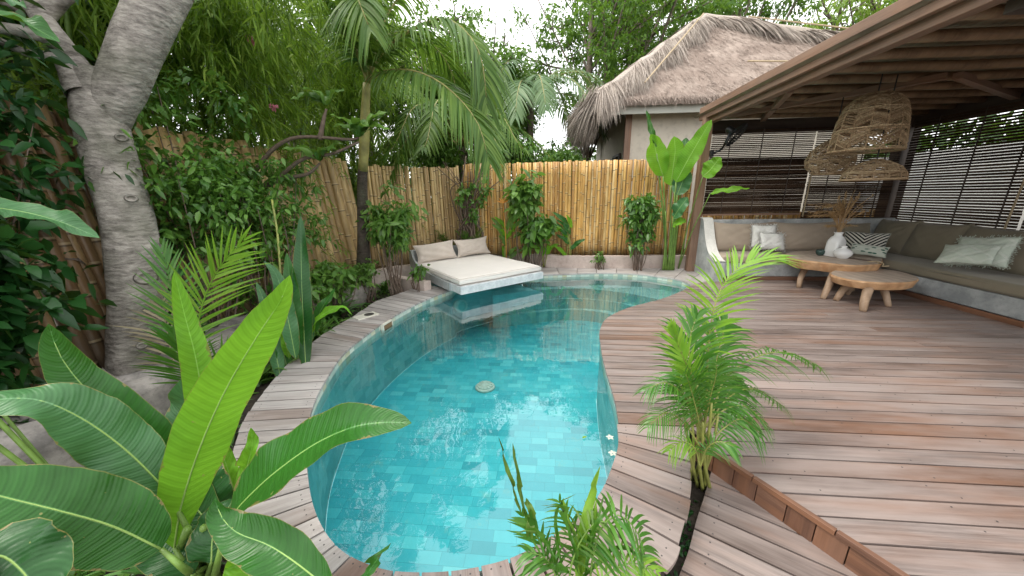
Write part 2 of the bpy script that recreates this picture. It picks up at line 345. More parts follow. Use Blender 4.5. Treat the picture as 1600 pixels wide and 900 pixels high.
def slab_wood(name, c1, c2):
    t = NT(name); p = t.obj(); n = t.noise(1.0, 7, t.mapping(p, (3, 14, 6)), 0.65)
    w = t.new('ShaderNodeTexWave'); w.inputs['Scale'].default_value = 2.2; w.inputs['Distortion'].default_value = 9; w.inputs['Detail'].default_value = 3; t.link(p, w.inputs['Vector'])
    col = t.mix(t.ramp(n, [(0.3, (0, 0, 0)), (0.7, (1, 1, 1))]), c1, c2)
    col = t.mix(t.math('MULTIPLY', w.outputs[0], 0.35), col, tuple(x * 0.55 for x in c1))
    t.bump(n, 0.4, 0.006); return t.fin(col, 0.55, 0.4)
M['slab'] = slab_wood('live_edge_wood', (0.42, 0.22, 0.10), (0.66, 0.43, 0.25))
M['slabtop'] = slab_wood('live_edge_top', (0.44, 0.34, 0.27), (0.62, 0.53, 0.44))
M['leg'] = slab_wood('driftwood_leg', (0.24, 0.15, 0.09), (0.46, 0.33, 0.23))
M['petal'] = leaf_mat('white_petal', (0.7, 0.7, 0.62), (0.8, 0.8, 0.72), 0.3, 0.5)
M['pink'] = leaf_mat('pink_petal', (0.55, 0.13, 0.22), (0.7, 0.25, 0.33), 0.3, 0.5)
M['orange'] = leaf_mat('orange_bract', (0.7, 0.25, 0.04), (0.8, 0.4, 0.1), 0.3, 0.5)

# ------------------------------------------------------------------ mesh builder
def nz(v):
    v = np.asarray(v, float); n = np.linalg.norm(v, axis=-1, keepdims=True); return v / np.maximum(n, 1e-9)
OFF = {}
class MB:
    def __init__(s): s.V = []; s.U = []; s.Fc = []; s.Mi = []; s.n = 0
    def add(s, V, Fs, uv=None, mi=0):
        V = np.asarray(V, float).reshape(-1, 3)
        if uv is None: uv = np.zeros((len(V), 2))
        s.V.append(V); s.U.append(np.asarray(uv, float).reshape(-1, 2))
        if isinstance(Fs, np.ndarray): s.Fc.append(Fs + s.n); s.Mi.append(mi)
        else:
            by = {}
            for f in Fs: by.setdefault(len(f), []).append(f)
            for k, fl in by.items(): s.Fc.append(np.array(fl) + s.n); s.Mi.append(mi)
        s.n += len(V)
    def box(s, c, size, rot=None, mi=0, ax=0):
        h = np.array(size) / 2.0
        V = np.array([[x, y, z] for x in (-1, 1) for y in (-1, 1) for z in (-1, 1)]) * h
        L = V.copy()
        if rot is not None: V = V @ np.asarray(rot).T
        Fs = [(0, 1, 3, 2), (4, 6, 7, 5), (0, 4, 5, 1), (2, 3, 7, 6), (0, 2, 6, 4), (1, 5, 7, 3)]
        # uv: u along the long axis (metres), v over the other two
        long = int(np.argmax(size)); o = [i for i in range(3) if i != long]
        uv = np.stack([L[:, long], L[:, o[0]] + L[:, o[1]] * 1.3], 1)
        s.add(V + np.array(c), Fs, uv, mi)
    def beam(s, a, b, w, h, up=(0, 0, 1), mi=0):
        a = np.array(a, float); b = np.array(b, float); T = nz(b - a); S = nz(np.cross(up, T)); U = np.cross(T, S)
        s.box((a + b) / 2, (np.linalg.norm(b - a), w, h), np.stack([T, S, U], 1), mi)
    def tube(s, pts, r, n=8, cap=True, mi=0, rough=0.0):
        pts = np.asarray(pts, float); m = len(pts); r = np.broadcast_to(np.asarray(r, float), (m,))
        T = nz(np.gradient(pts, axis=0)); ref = np.array([0, 0, 1.0]) if abs(T[0][2]) < 0.9 else np.array([1.0, 0, 0])
        A = nz(np.cross(T[0], ref)); V = []; U = []
        L = np.concatenate([[0], np.cumsum(np.linalg.norm(np.diff(pts, axis=0), axis=1))])
        for i in range(m):
            A = nz(A - T[i] * np.dot(A, T[i])); B = np.cross(T[i], A)
            for k in range(n):
                an = 2 * math.pi * k / n; rr = r[i] * (1 + (rng.uniform(-rough, rough) if rough else 0))
                V.append(pts[i] + (A * math.cos(an) + B * math.sin(an)) * rr); U.append((k / n, L[i]))
        Fs = [(i * n + k, i * n + (k + 1) % n, (i + 1) * n + (k + 1) % n, (i + 1) * n + k) for i in range(m - 1) for k in range(n)]
        if cap: Fs += [tuple(range(n))[::-1], tuple((m - 1) * n + k for k in range(n))]
        s.add(V, Fs, U, mi)
    def prism(s, P, z0, z1, mi=0, uvs=None):
        P = np.asarray(P, float); n = len(P); V = np.vstack([np.c_[P, np.full(n, z0)], np.c_[P, np.full(n, z1)]])
        Fs = [tuple(range(n))[::-1], tuple(range(n, 2 * n))] + [(i, (i + 1) % n, n + (i + 1) % n, n + i) for i in range(n)]
        uv = np.vstack([P, P]) if uvs is None else np.vstack([uvs, uvs])
        s.add(V, Fs, uv, mi)
    def lathe(s, prof, c, n=24, mi=0, sx=1, sy=1, axis=None):
        V = []; 
        for r_, z in prof:
            for k in range(n):
                a = 2 * math.pi * k / n; V.append((r_ * math.cos(a) * sx, r_ * math.sin(a) * sy, z))
        m = len(prof); V = np.array(V)
        if axis is not None: V = V @ np.asarray(axis).T
        Fs = [(i * n + k, i * n + (k + 1) % n, (i + 1) * n + (k + 1) % n, (i + 1) * n + k) for i in range(m - 1) for k in range(n)]
        Fs += [tuple(range(n))[::-1], tuple((m - 1) * n + k for k in range(n))]
        s.add(V + np.array(c), Fs, None, mi)
    def grid(s, G, uv=None, mi=0, closed=False):
        G = np.asarray(G, float); a, b = G.shape[:2]
        i, j = np.meshgrid(np.arange(a - 1), np.arange(b - 1), indexing='ij'); q = (i * b + j).ravel()
        s.add(G.reshape(-1, 3), np.stack([q, q + 1, q + b + 1, q + b], 1), None if uv is None else np.asarray(uv).reshape(-1, 2), mi)
    def build(s, name, mats, parent=None, smooth=False, bevel=0.0, kind=None):
        V = np.concatenate(s.V); U = np.concatenate(s.U)
        off = OFF.get(parent.name, np.zeros(3)) if parent is not None else np.zeros(3)
        if parent is not None: V = V - off
        me = bpy.data.meshes.new(name)
        tot = np.concatenate([np.full(len(f), f.shape[1]) for f in s.Fc]); li = np.concatenate([f.ravel() for f in s.Fc])
        mi = np.concatenate([np.full(len(f), m) for f, m in zip(s.Fc, s.Mi)])
        me.vertices.add(len(V)); me.vertices.foreach_set('co', V.ravel().astype(np.float32))
        me.loops.add(len(li)); me.loops.foreach_set('vertex_index', li.astype(np.int32))
        me.polygons.add(len(tot)); st = np.concatenate([[0], np.cumsum(tot)[:-1]])
        me.polygons.foreach_set('loop_start', st.astype(np.int32)); me.polygons.foreach_set('loop_total', tot.astype(np.int32))
        me.polygons.foreach_set('material_index', mi.astype(np.int32))
        me.polygons.foreach_set('use_smooth', np.full(len(tot), smooth))
        uvl = me.uv_layers.new(name='UVMap'); uvl.data.foreach_set('uv', U[li].ravel().astype(np.float32))
        me.update(calc_edges=True); me.validate()
        for m_ in (mats if isinstance(mats, (list, tuple)) else [mats]): me.materials.append(m_)
        o = bpy.data.objects.new(name, me); COL.objects.link(o)
        if parent is not None:
            o.parent = parent; OFF[o.name] = off
        if bevel:
            b = o.modifiers.new('bevel', 'BEVEL'); b.width = bevel; b.segments = 2; b.limit_method = 'ANGLE'
        if kind: o['kind'] = kind
        return o
def thing(name, loc, label, cat, group=None):
    o = bpy.data.objects.new(name, None); COL.objects.link(o); loc = [float(q) for q in loc]; o.location = Vector(loc); OFF[o.name] = np.array(loc); o.empty_display_size = 0.1
    o['label'] = label; o['category'] = cat
    if group: o['group'] = group
    return o
def tag(o, label, cat, group=None, kind=None):
    o['label'] = label; o['category'] = cat
    if group: o['group'] = group
    if kind: o['kind'] = kind
    return o
def crv(pts, n):
    """smooth resample (Catmull-Rom)"""
    P = np.asarray(pts, float); m = len(P)
    if m == 2: t = np.linspace(0, 1, n)[:, None]; return P[0] * (1 - t) + P[1] * t
    Q = np.vstack([2 * P[0] - P[1], P, 2 * P[-1] - P[-2]])
    ts = np.linspace(0, m - 1 - 1e-9, n); out = []
    for t in ts:
        i = int(t); u = t - i; a, b, c, d = Q[i], Q[i + 1], Q[i + 2], Q[i + 3]
        out.append(0.5 * ((2 * b) + (c - a) * u + (2 * a - 5 * b + 4 * c - d) * u * u + (3 * b - a - 3 * c + d) * u ** 3))
    return np.array(out)
def arcres(P, n):
    P = np.asarray(P, float); L = np.concatenate([[0], np.cumsum(np.linalg.norm(np.diff(P, axis=0), axis=1))])
    t = np.linspace(0, L[-1], n); return np.stack([np.interp(t, L, P[:, k]) for k in range(P.shape[1])], 1)

# ---- foliage primitives
def rdir(n): return nz(rng.normal(size=(n, 3)))
def leaves(mb, P, D, N, L, W, nice=False, droop=0.15, mi=0):
    P = np.asarray(P); n = len(P); D = nz(D); S = nz(np.cross(D, N)); N = nz(np.cross(S, D))
    L = np.broadcast_to(L, (n,))[:, None]; W = np.broadcast_to(W, (n,))[:, None]
    dz = np.array([0, 0, -1.0]) * L * droop
    if nice:
        pts = [P, P + D * L * .3 + S * W * .42 + N * W * .12, P + D * L * .62 + S * W * .40 + N * W * .10 + dz * .4, P + D * L + dz,
               P + D * L * .62 - S * W * .40 + N * W * .10 + dz * .4, P + D * L * .3 - S * W * .42 + N * W * .12,
               P + D * L * .33, P + D * L * .65 + dz * .45]
        V = np.stack(pts, 1).reshape(-1, 3)
        t = np.array([(0, 1, 6), (0, 6, 5)]); q = np.array([(6, 1, 2, 7), (5, 6, 7, 4)]); t2 = np.array([(7, 2, 3), (4, 7, 3)])
        base = (np.arange(n) * 8)[:, None, None]
        k = mb.n; mb.add(V, (base + np.vstack([t, t2])[None]).reshape(-1, 3), None, mi)
        mb.Fc.append((base + q[None]).reshape(-1, 4) + k); mb.Mi.append(mi)
    else:
        V = np.stack([P, P + D * L * .45 + S * W * .5 + N * W * .12, P + D * L + dz, P + D * L * .45 - S * W * .5 + N * W * .12], 1).reshape(-1, 3)
        base = (np.arange(n) * 4)[:, None, None]
        mb.add(V, (base + np.array([(0, 1, 2), (0, 2, 3)])[None]).reshape(-1, 3), None, mi)
def cloud(mb, centre, radii, nclump, per, leaf, lw=0.45, clump=0.25, nice=False, droop=0.2, shell=0.55, mi=0, flat=0.5, boxy=False):
    """uneven mass of leaves: clumps spread through an ellipsoid"""
    c = np.array(centre); r = np.array(radii)
    if boxy: cc = c + rng.uniform(-1, 1, (nclump, 3)) * r
    else: cc = c + rdir(nclump) * (shell + (1 - shell) * rng.random((nclump, 1))) ** 1.0 * r * rng.uniform(0.55, 1.2, (nclump, 1))
    cs = clump * rng.uniform(0.5, 1.5, nclump)
    idx = np.repeat(np.arange(nclump), per)
    off = rdir(len(idx)) * rng.random((len(idx), 1)) ** 0.6 * cs[idx][:, None] * np.array([1, 1, 0.65])
    P = cc[idx] + off
    D = nz(off + rng.normal(size=off.shape) * cs[idx][:, None] * 0.8 + np.array([0, 0, -0.25]) * cs[idx][:, None])
    N = nz(rng.normal(size=P.shape) * flat + np.array([0, -0.25, 1.0]))
    L = leaf * rng.uniform(0.6, 1.3, len(P))
    leaves(mb, P, D, N, L, L * lw, nice, droop, mi)
    return cc
def strips(mb, P, D, L, W, droop=0.5, seg=4, N=None, mi=0):
    """many thin bending blades, vectorised"""
    P = np.asarray(P, float); n = len(P); D = nz(D); L = np.broadcast_to(L, (n,)); W = np.broadcast_to(W, (n,))
    if N is None: N = nz(rng.normal(size=P.shape) * 0.5 + [0, 0, 1])
    S = nz(np.cross(D, N)); t = np.linspace(0, 1, seg + 1)
    prof = np.array([0.55] + [1.0 - 0.75 * max(0, x - 0.35) / 0.65 for x in t[1:-1]] + [0.03])
    C = P[:, None] + D[:, None] * (L[:, None] * t[None])[..., None] + np.array([0, 0, -1.0]) * ((L * droop)[:, None] * (t ** 2)[None])[..., None]
    A = C + S[:, None] * (W[:, None] * prof[None] / 2)[..., None]; B = C - S[:, None] * (W[:, None] * prof[None] / 2)[..., None]
    V = np.stack([A, B], 2).reshape(-1, 3); k = (seg + 1) * 2
    f = np.array([(2 * i, 2 * i + 1, 2 * i + 3, 2 * i + 2) for i in range(seg)])
    mb.add(V, ((np.arange(n) * k)[:, None, None] + f[None]).reshape(-1, 4), None, mi)
def frond(mb, pts, leaf, n=40, width=0.02, droop=0.35, ang=(65, 25), normal=(0, 0, 1), vee=0.25, rr=0.008, start=0.12, rmi=None, mi=0, jitter=0.06, prof=None, seg=4, miss=0.0, sides=(-1, 1)):
    """feather palm frond; leaflets both sides of a tapering rachis"""
    R = arcres(crv(pts, 40), 60); m = len(R); T = nz(np.gradient(R, axis=0))
    mb.tube(R[::4], np.linspace(rr, rr * 0.25, len(R[::4])), 5, True, mi if rmi is None else rmi)
    nrm = np.array(normal, float)
    PP, DD, LL, NN = [], [], [], []
    for i in range(n):
        s = start + (1 - start) * (i + 0.5) / n; k = min(m - 1, int(s * (m - 1)))
        t_ = T[k]; S = nz(np.cross(t_, nrm)); Nn = np.cross(S, t_)
        q = (s - start) / (1 - start); lf = leaf * (0.35 + 0.65 * math.sin(math.pi * min(1, q * 0.85 + 0.14)) if prof is None else prof(q))
        a = rad(ang[0] + (ang[1] - ang[0]) * q)
        for sg in sides:
            if rng.random() < miss: continue
            d = S * sg * math.sin(a) + t_ * math.cos(a) + Nn * vee + rng.normal(size=3) * jitter
            PP.append(R[k]); DD.append(d); LL.append(lf * rng.uniform(0.85, 1.1)); NN.append(Nn + rng.normal(size=3) * 0.25)
    DD = np.array(DD); NN = np.array(NN)
    strips(mb, np.array(PP), DD, np.array(LL), width, droop, seg, NN, mi)
def blade(mb, pts, hw, normal=None, fold=0.25, wave=0.02, n=22, cols=8, base_w=0.25, mi=0, tipk=0.8, ruff=1.0, twist=0.0):
    """broad leaf along a midrib; hw half width in metres; uv = (across -1..1, metres along)"""
    R = arcres(crv(pts, 40), n); T = nz(np.gradient(R, axis=0)); L = np.linalg.norm(np.diff(R, axis=0), axis=1).sum()
    t = np.linspace(0, 1, n); w = np.clip(np.sin(np.pi * np.clip(t, 0, 1) ** tipk), 0, 1) ** 0.62
    w = np.maximum(w, np.where(t < 0.1, base_w * 0.5, 0)); w[-1] = 0.01; w[0] = 0.04
    w *= hw * (1 + rng.normal(size=n) * 0.012)
    if normal is None: normal = nz(CAM - R.mean(0)) * 0.6 + np.array([0, 0, 0.6])
    nr = np.array(normal, float); us = np.linspace(-1, 1, cols + 1); G = np.zeros((n, cols + 1, 3)); U = np.zeros((n, cols + 1, 2))
    ph = rng.uniform(0, 6.28, 2)
    for i in range(n):
        S = nz(np.cross(T[i], nr)); N = np.cross(S, T[i])
        if twist: a = twist * t[i]; S, N = S * math.cos(a) + N * math.sin(a), N * math.cos(a) - S * math.sin(a)
        for j, u in enumerate(us):
            wv = wave * abs(u) ** 1.5 * (math.sin(t[i] * 13 + ph[0 if u < 0 else 1]) + 0.5 * math.sin(t[i] * 29 + ph[1])) * ruff
            G[i, j] = R[i] + S * u * w[i] + N * (fold * (abs(u) ** 1.3) * w[i] + wv * min(1, w[i] / hw * 1.5)); U[i, j] = (u, t[i] * L)
    mb.grid(G, U, mi)
# ================================================================== SETTING
WZ = -0.075            # water level
PZ = -0.80             # pool floor (apparent depth)
pool_px = [(707,452),(670,466),(640,480),(600,503),(560,532),(533,557),(507,597),(488,637),(478,690),(481,744),(490,791),(510,834),(541,865),(588,886),
           (642,894),(720,890),(800,871),(870,832),(917,796),(940,766),(956,729),(966,694),(967,663),(960,624),(944,569),(938,537),(937,517),(945,500),(960,490),(987,479),(1033,467),(1064,455),(1082,445),
           (1063,437),(1033,432),(1000,428),(950,426),(900,427),(847,429)]
poolc = [GZ(*p)[:2] for p in pool_px]
poolc += [np.array([-0.7, 5.85]), np.array([-1.35, 5.25])]
nkey = len(poolc)
def closed_curve(P, per):
    P = np.array(P); n = len(P); out = []
    for i in range(n):
        a, b, c, d = P[i - 1], P[i], P[(i + 1) % n], P[(i + 2) % n]
        for k in range(per):
            u = k / per; out.append(0.5 * ((2 * b) + (c - a) * u + (2 * a - 5 * b + 4 * c - d) * u * u + (3 * b - a - 3 * c + d) * u ** 3))
    return np.array(out)
POOL = closed_curve(poolc, 4)
def tri_poly(mb, P, z, mi=0):
    from mathutils.geometry import tessellate_polygon
    t = tessellate_polygon([[Vector((p[0], p[1], 0)) for p in P]])
    n = len(P); V = np.c_[P, np.full(n, z)]
    fs = []
    for a, b, c in t:
        ar = (P[b][0] - P[a][0]) * (P[c][1] - P[a][1]) - (P[b][1] - P[a][1]) * (P[c][0] - P[a][0])
        fs.append((a, b, c) if ar > 0 else (a, c, b))
    mb.add(V, fs, V[:, :2], mi)
def inset(P, d):
    T = nz(np.roll(P, -1, 0) - np.roll(P, 1, 0)); N = np.c_[-T[:, 1], T[:, 0]]
    ar = 0.5 * np.sum(P[:, 0] * np.roll(P[:, 1], -1) - np.roll(P[:, 0], -1) * P[:, 1])
    if ar < 0: N = -N
    return P + N * d
wallline = inset(POOL, -0.012)
L_ = np.concatenate([[0], np.cumsum(np.linalg.norm(np.diff(np.vstack([wallline, wallline[:1]]), axis=0), axis=1))])
def wallband(mb, P, z0, z1, mi=0):
    Q = np.vstack([P, P[:1]]); n = len(Q)
    V = np.vstack([np.c_[Q, np.full(n, z0)], np.c_[Q, np.full(n, z1)]])
    U = np.vstack([np.c_[L_[:n], np.full(n, z0)], np.c_[L_[:n], np.full(n, z1)]])
    mb.add(V, [(i, i + 1, n + i + 1, n + i) for i in range(n - 1)], U, mi)
# ground sheet with the pool cut out (ring + far sheet)
mb = MB(); tri_poly(mb, inset(POOL, -0.01), PZ); mb.build('pool_floor', M['tile_floor'], kind='structure')
mb = MB(); wallband(mb, wallline, PZ - 0.02, -0.155, 0); wallband(mb, inset(POOL, -0.009), -0.155, -0.012, 1)
mb.build('pool_wall', [M['tile_wall'], M['tile_band']], kind='structure')
# water
mb = MB(); tri_poly(mb, inset(POOL, -0.011), WZ); wt = mb.build('pool_water', M['water'], kind='structure')
# ground : soil ring around the pool, then far soil
from mathutils.geometry import tessellate_polygon
inn = inset(POOL, -0.03)
outer = np.array([(-300, -300), (300, -300), (300, 300), (-300, 300)], float)
allp = np.vstack([outer, inn]); tt_ = tessellate_polygon([[Vector((*p, 0)) for p in outer], [Vector((*p, 0)) for p in inn]])
mb = MB(); fs = []
for a_, b_, c_ in tt_:
    ar = (allp[b_][0] - allp[a_][0]) * (allp[c_][1] - allp[a_][1]) - (allp[b_][1] - allp[a_][1]) * (allp[c_][0] - allp[a_][0])
    fs.append((a_, b_, c_) if ar > 0 else (a_, c_, b_))
mb.add(np.c_[allp, np.full(len(allp), -0.17)], fs); g = mb.build('ground', M['soil'], kind='structure')

# ---- underwater steps (curved benches on the far side) and the block under the daybed
def step_poly(front_px, z, zc):
    Fp = [GZ(x, y, z)[:2] for x, y in front_px]; Fp = list(crv(Fp, 24))
    a, b = Fp[0], Fp[-1]
    return Fp
far = [GZ(*p)[:2] for p in [(1082,445),(1063,437),(1033,432),(1000,428),(950,426),(900,427),(847,429)]]
mb = MB()
for z, fr in ((-0.24, [(770, 462), (845, 453), (905, 451), (965, 456), (1020, 466), (1050, 476)]), (-0.42, [(770, 478), (845, 469), (905, 467), (960, 472), (1005, 484), (1025, 494)]), (-0.60, [(770, 496), (845, 487), (900, 484), (945, 489), (980, 500), (995, 507)])):
    Fp = [GZ(x, y, z)[:2] for x, y in fr]; Fp = list(crv(Fp, 26))
    back = [np.array([2.6, 5.7]), np.array([1.2, 6.4]), np.array([0.0, 6.25]), np.array([-0.9, 5.9])]
    # clip right side to the pool outline by keeping points inside
    P = np.array(Fp + back)
    n_ = len(P); top = MB()
    mb.prism(P, PZ, z)
def inside(p, poly):
    x, y = p; c = False; j = len(poly) - 1
    for i in range(len(poly)):
        if (poly[i][1] > y) != (poly[j][1] > y) and x < (poly[j][0] - poly[i][0]) * (y - poly[i][1]) / (poly[j][1] - poly[i][1]) + poly[i][0]: c = not c
        j = i
    return c
st = mb.build('pool_steps', M['tile_step'], kind='structure')

# ---- coping : radial planks round the pool's left, near and right side
pairs = [((707,452),(662,444)),((670,466),(625,458)),((640,480),(590,470)),((600,503),(545,498)),((560,532),(505,522)),((533,557),(463,556)),((507,597),(420,602)),((488,637),(390,642)),((478,690),(366,700)),
         ((481,744),(356,775)),((490,791),(365,840)),((510,834),(400,900)),((541,865),(470,930)),((588,886),(550,945)),((642,894),(630,960)),((720,890),(728,970)),((800,871),(825,950)),((870,832),(950,935)),
         ((917,796),(1042,887)),((940,766),(1066,830)),((956,729),(1078,775)),((966,694),(1080,728)),((967,663),(1077,684))]
ii = [GZ(*a)[:2] for a, b in pairs]; oo = [GZ(*b)[:2] for a, b in pairs]; ii[-1] = np.array([0.478, 1.893]); oo[-1] = np.array([0.915, 1.893]); I_ = crv(ii, 700); O_ = crv(oo, 700)
mid = (I_ + O_) / 2; Lm = np.concatenate([[0], np.cumsum(np.linalg.norm(np.diff(mid, axis=0), axis=1))])
mb = MB(); npl = int(Lm[-1] / 0.118); gapw = 0.011
def nearest_inset(a): return a
for k in range(npl):
    s0 = Lm[-1] * k / npl + gapw / 2; s1 = Lm[-1] * (k + 1) / npl - gapw / 2
    ss = np.linspace(s0, s1, 5)
    a = np.stack([np.interp(ss, Lm, I_[:, j]) for j in (0, 1)], 1); b = np.stack([np.interp(ss, Lm, O_[:, j]) for j in (0, 1)], 1)
    b = b + nz(b - a) * rng.uniform(-0.008, 0.008)
    P = np.vstack([a, b[::-1]]); w = np.linspace(-0.055, 0.055, 5); ln = np.linalg.norm(a[0] - b[0])
    uv = np.vstack([np.c_[np.zeros(5), w], np.c_[np.full(5, ln), w[::-1]]]) + [k * 3.7, 0]
    dz = rng.uniform(-0.0015, 0.0015)
    mb.prism(P, -0.022 + dz, 0.0 + dz, 2 if a[2][0] > -0.75 and a[2][1] < 2.2 else 0, uv)
    if (a[2][1] < 2.4):
        for q in (0.12, 0.88):
            for w_ in (1, 3):
                c = a[w_] * (1 - q) + b[w_] * q; c = c + (a[2] * (1 - q) + b[2] * q - c) * 0.3
                mb.lathe([(0.0035, 0), (0.0035, 0.0008)], (c[0], c[1], dz), 8, 1)
mb.build('pool_coping', [M['coping'], M['screw'], M['deck']], kind='structure', bevel=0.0025)
# structure under the coping so no hollow shows
mb = MB()
A = inset(POOL, -0.012)
U_ = []; 
ins = np.array([p + nz(q - p) * 0.03 for p, q in zip(I_[::12], O_[::12])]); out_ = np.array([q - nz(q - p) * 0.03 for p, q in zip(I_[::12], O_[::12])])
for i in range(len(ins) - 1): mb.prism([ins[i], ins[i + 1], out_[i + 1], out_[i]], -0.16, -0.03)
mb.build('coping_base', M['soil'], kind='structure')

# far coping (thin brown capping along the far curve) 
farin = crv([GZ(*p)[:2] for p in [(847,429),(900,427),(950,426),(1000,428),(1033,432),(1063,437),(1082,445)]], 60)
farout = crv([GZ(*p)[:2] for p in [(836,419),(900,417.5),(950,417),(1000,418),(1050,419),(1083,419),(1116,437)]], 60)
mb = MB(); Lf = np.concatenate([[0], np.cumsum(np.linalg.norm(np.diff((farin + farout) / 2, axis=0), axis=1))]); nf = 9
for k in range(nf):
    ss = np.linspace(Lf[-1] * k / nf + .004, Lf[-1] * (k + 1) / nf - .004, 8)
    a = np.stack([np.interp(ss, Lf, farin[:, j]) for j in (0, 1)], 1); b = np.stack([np.interp(ss, Lf, farout[:, j]) for j in (0, 1)], 1)
    ul = np.linspace(0, .4, 8)
    mb.prism(np.vstack([a, b[::-1]]), -0.03, 0.0, 0, np.vstack([np.c_[ul, np.zeros(8)], np.c_[ul[::-1], np.full(8, .25)]]) + [k * 5, 0])
mb.build('far_coping', M['coping'], kind='structure', bevel=0.003)

# ---- upper deck : straight planks parallel to X
right_edge = np.array([GZ(*p)[:2] for p in [(967,663),(960,624),(944,569),(938,537),(937,517),(945,500),(960,490),(987,479),(1033,467),(1064,455),(1082,445),(1116,437)]])
re = crv(right_edge, 300)
sA = np.array([0.985, 1.675]); sB = np.array([1.225, 1.30]); sdir = (sB - sA) / np.linalg.norm(sB - sA)
GA = GZ(1130, 712)[:2]; GB = GZ(1420, 900)[:2]; sdir = (GB - GA) / np.linalg.norm(GB - GA)
def XL(y):
    if y >= re[0][1]: return float(np.interp(y, np.maximum.accumulate(re[:, 1]), re[:, 0])) if y < re[-1][1] else re[-1][0]
    if y >= GA[1]: return float(GA[0] - 0.07 * (y - GA[1]) / (re[0][1] - GA[1]))
    return float(GA[0] + sdir[0] * (y - GA[1]) / sdir[1])
mb = MB(); y = 1.545 - 0.118 * 14; pitch = 0.118; gapw = 0.010; k = 0
while y < 6.2:
    y0, y1 = y + gapw / 2, y + pitch - gapw / 2
    ys = np.linspace(y0, y1, 5); xl = np.array([XL(v) for v in ys])
    xs = [float(xl.max()) + 0.02] ; x = -1
    # boards butt at random joints
    joints = sorted(rng.uniform(3.0, 5.6, 1)) if y > 2.5 else []
    ends = list(joints) + [6.0]
    left = xl; 
    for j, e in enumerate(ends):
        e0 = e - (0.003 if j < len(ends) - 1 else 0)
        if e0 < left.max() + .1: continue
        P = np.vstack([np.c_[left, ys], np.c_[np.full(5, e0), ys[::-1]]])
        uv = P.copy(); uv[:, 1] -= (y0 + y1) / 2; uv[:, 0] += k * 7.3 + j * 3
        dz = rng.uniform(-0.001, 0.001)
        mb.prism(P, -0.024, dz, 0, uv); left = np.full(5, e + 0.003)
    for sx in np.arange(1.25, 5.5, 0.62):
        if sx > xl.max() + .05 and y < 4.2:
            for yy in (y0 + .022, y1 - .022):
                mb.lathe([(0.0038, 0), (0.0038, 0.0008)], (sx + rng.uniform(-.01, .01) + (0.1 if yy < y0 + .05 else 0), yy, 0.0008), 8, 1)
    y += pitch; k += 1
mb.build('upper_deck', [M['deck'], M['screw']], kind='structure', bevel=0.0025)
mb = MB(); mb.box((4.4, 3.6, -0.1), (3.2, 5.0, 0.13)); P = np.array([[1.05, 1.62], GA + sdir * 2.6 + [0.02, 0], [6, -0.55], [6, 1.62]])
mb.prism(P[::-1] if 0 else P, -0.165, -0.03); mb.build('deck_base', M['soil'], kind='structure')

# ---- lower deck
LZ = -0.135
a0, a1 = GZ(1100, 773, LZ)[:2], GZ(1253, 840, LZ)[:2]; b0, b1 = GZ(1100, 802, LZ)[:2], GZ(1335, 900, LZ)[:2]
ld = nz((a1 - a0) / np.linalg.norm(a1 - a0) + (b1 - b0) / np.linalg.norm(b1 - b0)); ln_ = np.array([ld[1], -ld[0]])
if ln_[1] > 0: ln_ = -ln_
slotR = crv([GZ(x, y_, LZ)[:2] for x, y_ in [(1112,735),(1102,770),(1088,814),(1076,860),(1061,900),(1040,960)]], 60)
mb = MB()
from mathutils.geometry import intersect_line_line_2d
def lineint(p, d, q, e):
    Mx = np.array([[d[0], -e[0]], [d[1], -e[1]]]); t = np.linalg.solve(Mx, q - p); return p + d * t[0]
off0 = np.dot(a0 - a0, ln_)
for k in range(-6, 12):
    o0 = k * pitch + gapw / 2; o1 = (k + 1) * pitch - gapw / 2; Lft = []; Rgt = []
    for o in np.linspace(o0, o1, 4):
        p = a0 + ln_ * o
        r = lineint(p, ld, GA + np.array([0.0, -0.0]), sdir)
        # left: intersection with slot polyline
        best = None
        for i in range(len(slotR) - 1):
            q, e = slotR[i], slotR[i + 1] - slotR[i]
            try: Mx = np.array([[ld[0], -e[0]], [ld[1], -e[1]]]); t = np.linalg.solve(Mx, q - p)
            except Exception: continue
            if -1e-6 <= t[1] <= 1 + 1e-6: best = p + ld * t[0]
        if best is None: best = lineint(p, ld, slotR[-1] if o > 0 else slotR[0], nz(slotR[-1] - slotR[-2]) if o > 0 else nz(slotR[0] - slotR[1]))
        Lft.append(best); Rgt.append(r)
    Lft = np.array(Lft); Rgt = np.array(Rgt)
    tt = (Rgt - Lft) @ ld
    if tt.max() < 0.02: continue
    Rgt = Lft + ld * np.clip(tt, 0.004, 3.0)[:, None]
    P = np.vstack([Lft, Rgt[::-1]]); uv = np.stack([P @ ld, P @ ln_], 1); uv[:, 1] -= uv[:, 1].mean(); uv[:, 0] += k * 9.1
    mb.prism(P, LZ - 0.024, LZ + rng.uniform(-.001, .001), 0, uv)
    for d_ in (0.07, 0.5, 0.95):
        for o in (0.024, pitch - 0.028):
            if d_ < tt.min():
                c = Lft[1] + ld * d_ + ln_ * (o - 0.03); mb.lathe([(0.0038, 0), (0.0038, 0.0008)], (c[0], c[1], LZ + .0008), 8, 1)
mb.build('lower_deck', [M['deck'], M['screw']], kind='structure', bevel=0.0025)
